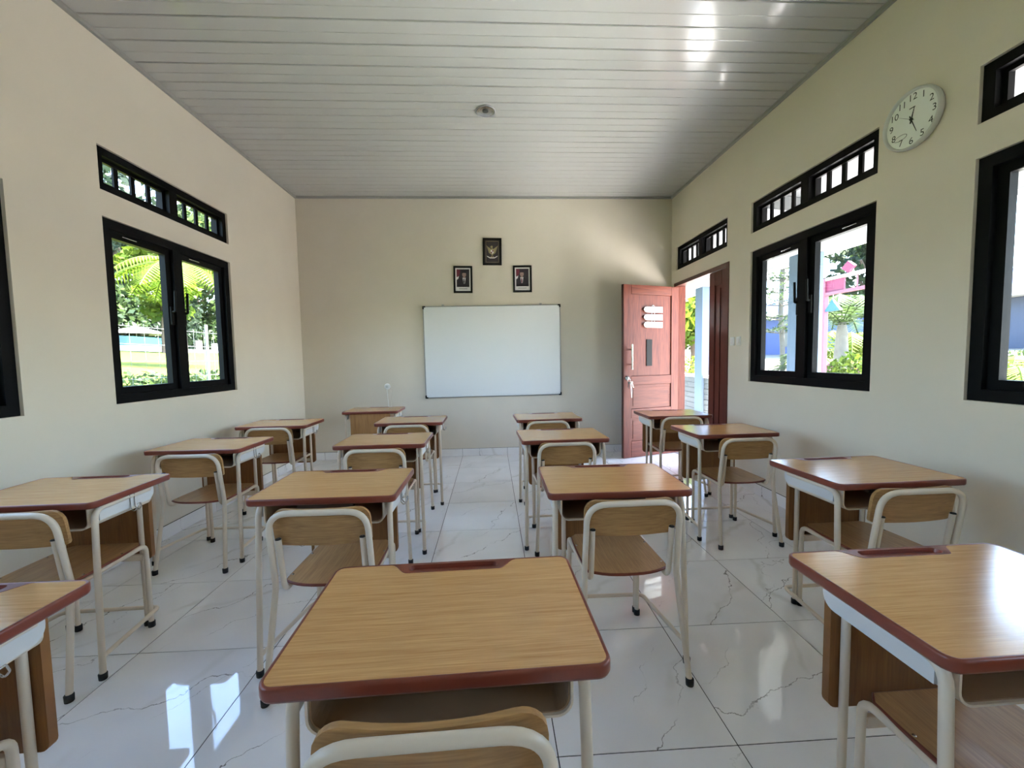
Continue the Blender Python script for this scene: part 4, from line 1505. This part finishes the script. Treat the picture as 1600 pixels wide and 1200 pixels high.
pw = empty('pool_wall', (-21.3, 22.0, 2.1))
tag(pw, 'turquoise pool wall beyond the lawn', 'wall')
MB().box(-0.2, 0.2, -2.3, 2.6, 0.32, 0.86, 0.02).build('turquoise_panel', M['turq'], pw)
MB().box(-0.3, 0.3, -2.6, 2.9, -0.3, 0.315, 0.02).build('base', M['whiteout'], pw)
gw = empty('garden_wall', (-20.6, 0, 2.05))
tag(gw, 'low white garden wall with posts at the end of the lawn', 'wall')
MB().box(-0.1, 0.1, 12, 44, -0.3, 0.22).build('coping', M['whiteout'], gw)
for k in range(11):
    MB().box(-0.14, 0.14, 24.6 + 1.6 * k - 0.14, 24.6 + 1.6 * k + 0.14, -0.3, 0.85 if k % 2 else 0.7, 0.01).build('post', M['whiteout'], gw)
ps = empty('parasol', (-22.6, 23.6, 2.2))
tag(ps, 'white parasol behind the turquoise pool wall', 'parasol')
MB().lathe([(1.7, 1.02), (1.1, 1.22), (0.5, 1.40), (0.02, 1.52)], 16).build('canopy', M['whiteout'], ps)
MB().tube([(0, 0, -0.2), (0, 0, 1.5)], 0.03, 8).build('pole', M['whiteout'], ps)

wf_ = empty('wire_fence', (-4.25, 0, -0.15))
tag(wf_, 'thin wire mesh fence outside the left window', 'fence')
wm = MB()
for k in range(52):
    wm.tube([(0, -2.6 + 0.2 * k, 0.05), (0, -2.6 + 0.2 * k, 1.92)], 0.0022, 4)
for k in range(10):
    wm.tube([(0.004, -2.6, 0.08 + 0.2 * k), (0.004, 7.6, 0.08 + 0.2 * k)], 0.0022, 4)
o = wm.build('wire_mesh', M['wire'], wf_)
tag(o, None, None, None, 'stuff')
for k in range(3):
    MB().tube([(-0.03, -2.6 + 5.1 * k, -0.1), (-0.03, -2.6 + 5.1 * k, 2.0)], 0.02, 8).build('post', M['wire'], wf_)

# ---- right side: houses
def house(name, x, y0, y1, z0, z1, wallm, label, wins):
    h = empty(name, (x, 0, 0))
    tag(h, label, 'building', 'houses across the yard')
    MB().box(0, 5, y0, y1, z0 - 1, z1).build('wall', M[wallm], h)
    MB().box(-1.0, 6, y0 - 0.5, y1 + 0.5, z1 + 0.02, z1 + 0.26).build('eave', M['whiteout'], h)
    MB().add([(-1.0, y0 - .5, z1 + .27), (6, y0 - .5, z1 + .27), (6, y1 + .5, z1 + .27), (-1.0, y1 + .5, z1 + .27), (2.5, y0 + 1, z1 + 1.9), (2.5, y1 - 1, z1 + 1.9)],
             [(0, 4, 5, 3), (1, 2, 5, 4), (0, 1, 4), (2, 3, 5), (0, 3, 2, 1)]).build('roof', M['bluewall'], h)
    for (a, b, c, d) in wins:
        f = MB().box(-0.06, -0.002, a, b, c, d).build('window', M['whiteout'] if d - c > 3 else M['darkwin'], h)
        MB().box(-0.075, -0.0605, a + 0.08, b - 0.08, c + 0.08, d - 0.08).build('pane', M['darkwin'], f)
    return h


house('blue_house', 24, 26.2, 37.5, 1.1, 4.35, 'bluewall', 'blue house seen in the left pane of the right window', [(28.0, 29.2, 1.85, 3.2), (27.9, 29.3, 3.5, 3.95), (31.6, 32.9, 1.85, 3.2)])
house('grey_house', 27, 7.0, 21.5, 1.1, 4.0, 'bluegrey', 'grey-blue house at the right edge of the right window view', [(9.5, 11, 2.0, 3.3), (13, 14.5, 2.0, 3.3), (17, 18.4, 2.0, 3.3)])

# tiered tree in the left pane
tt_ = empty('tiered_tree', (13, 14.5, 0.0))
tag(tt_, 'slim tree with tiered flat branches in the right window', 'tree', 'garden trees')
MB().tube([(-0.05, -0.25, -0.2), (0.0, -0.12, 1.5), (0.0, 0.05, 3.2), (0.02, 0.0, 5.6)], 0.10, 8, 0.5).build('trunk', M['bark'], tt_)
br = MB()
bl = []
for k, (z_, r_) in enumerate(((2.35, 1.35), (2.95, 1.7), (3.6, 1.75), (4.15, 1.4), (4.7, 1.0), (5.2, 0.6))):
    for j in range(6):
        a = j * 1.05 + k * 0.4
        br.tube([(0, 0, z_ - 0.15), (math.cos(a) * r_, math.sin(a) * r_, z_ + 0.12)], 0.02, 5)
        for f in (0.45, 0.75, 1.0):
            bl.append((math.cos(a) * r_ * f, math.sin(a) * r_ * f, z_ - 0.1 + 0.22 * f, 0.42, 0.42, 0.10))
br.build('branches', M['bark'], tt_)
leaves('foliage', bl, 2400, 0.075, M['leaf_mid'], tt_, 33, 0.7)

# play frame
pf = empty('play_frame', (7.0, 0, -0.15))
tag(pf, 'pink and white play frame with diamond and triangle shapes in the yard', 'play frame')
for y_ in (4.93, 1.9):
    MB().box(-0.05, 0.05, y_ - 0.05, y_ + 0.05, -0.1, 3.02, 0.01).build('post', M['pinkpale'], pf)
MB().box(-0.045, 0.045, 1.952, 4.878, 2.66, 2.72, 0.005).build('lower_rail', M['pinkpale'], pf)
MB().box(-0.045, 0.045, 1.952, 4.878, 2.97, 3.03, 0.005).build('upper_rail', M['whiteout'], pf)
for k in range(12):
    y_ = 4.15 - 0.19 * k
    MB().tube([(0, y_, 2.721), (0, y_, 2.969)], 0.014, 6).build('baluster', M['whiteout'] if k % 2 else M['pinkpale'], pf)
MB().box(-0.02, 0.02, 4.44, 4.875, 2.722, 2.968, 0.004).build('panel', M['pink'], pf)
MB().prism([(4.20, 3.155), (4.35, 3.035), (4.50, 3.155), (4.35, 3.275)], -0.03, 0.03, 'x').build('diamond', M['pink'], pf)
MB().prism([(4.50, 2.32), (4.92 - 0.02, 2.32), (4.71, 2.56)], -0.03, 0.03, 'x').build('triangle', M['cyan'], pf)
MB().tube([(0, 4.71, 2.555), (0, 4.71, 2.662)], 0.008, 6).build('hanger', M['whiteout'], pf)

palm('bottle_palm', 9.2, 6.95, -0.1, 2.15, 11, 1.7, 'leaf_mid', 'stout grey-trunked palm in the right pane of the right window', 0.17, 'bark', 12, droop=0.3, up=1.2)
palm('yellow_palm', 11.6, 9.35, -0.1, 1.0, 16, 2.1, 'leaf_lime', 'bushy yellow-green palm beside the stout palm', 0.06, 'bark', 13, droop=0.35, up=1.5)
palm('yellow_palm', 10.4, 4.25, -0.1, 0.5, 16, 1.5, 'leaf_lime', 'bushy yellow-green palm in the window at the right edge', 0.06, 'bark', 14, droop=0.35, up=1.4)
palm('yellow_palm', 12.3, 12.4, 0.0, 0.5, 14, 1.5, 'leaf_mid', 'bushy palm at the foot of the blue house view', 0.06, 'bark', 16, droop=0.35, up=1.4)
for k, (x, y, r_, lab, m_, seed) in enumerate(((10.2, 8.1, 0.55, 'pink flowering bush left of the stout palm', 'petal', 1), (10.0, 7.2, 0.55, 'pink flowering bush right of the stout palm', 'petal', 2), (8.6, 6.0, 0.5, 'low green bush in front of the stout palm', 'leaf_lime', 3), (11.4, 6.6, 0.8, 'rounded green bush behind the flowering bushes', 'leaf_mid', 4), (13.5, 6.5, 1.0, 'green bush in front of the grey-blue house', 'leaf_mid', 5), (6.3, 9.6, 0.9, 'lime bush behind the stone-tiled veranda wall', 'leaf_lime', 6))):
    bu = empty('flower_bush' if m_ == 'petal' else 'garden_bush', (x, y, 0.25))
    tag(bu, lab, 'bush', 'bushes in the yard')
    leaves('foliage', [(0, 0, 0.35, r_, r_, 0.42 + 0.3 * (m_ != 'petal')), (0.25, 0.45, 0.25, r_ * .7, r_ * .7, 0.4)], 1300, 0.075, M[m_], bu, 200 + seed)
    MB().tube([(0, 0, -0.45), (0.02, 0.02, 0.3)], 0.03, 6).build('stem', M['bark_dk'], bu)
RT = [(15.5, 12.2, 7.5, 2.2, 'leaf_dark', 'dark tree crown above the play frame'), (19, 15.0, 8, 2.6, 'leaf_mid', 'tree behind the play frame'),
      (8.6, 14.0, 5.0, 2.1, 'leaf_lime', 'lime green tree seen through the open door left of the column'), (11.5, 22.5, 8.0, 3.0, 'leaf_mid', 'green tree seen through the open door'), (12.5, 20.0, 6, 2.4, 'leaf_mid', 'green tree seen right of the door column'), (23, 8.5, 5.5, 2.0, 'leaf_lime', 'lime tree at the right edge of the yard')]
for k, (x, y, h, c, m_, lab) in enumerate(RT):
    tree('broadleaf_tree', x, y, -0.1, h, c, m_, lab, 80 + k, 2600, 0.20, 0.12)
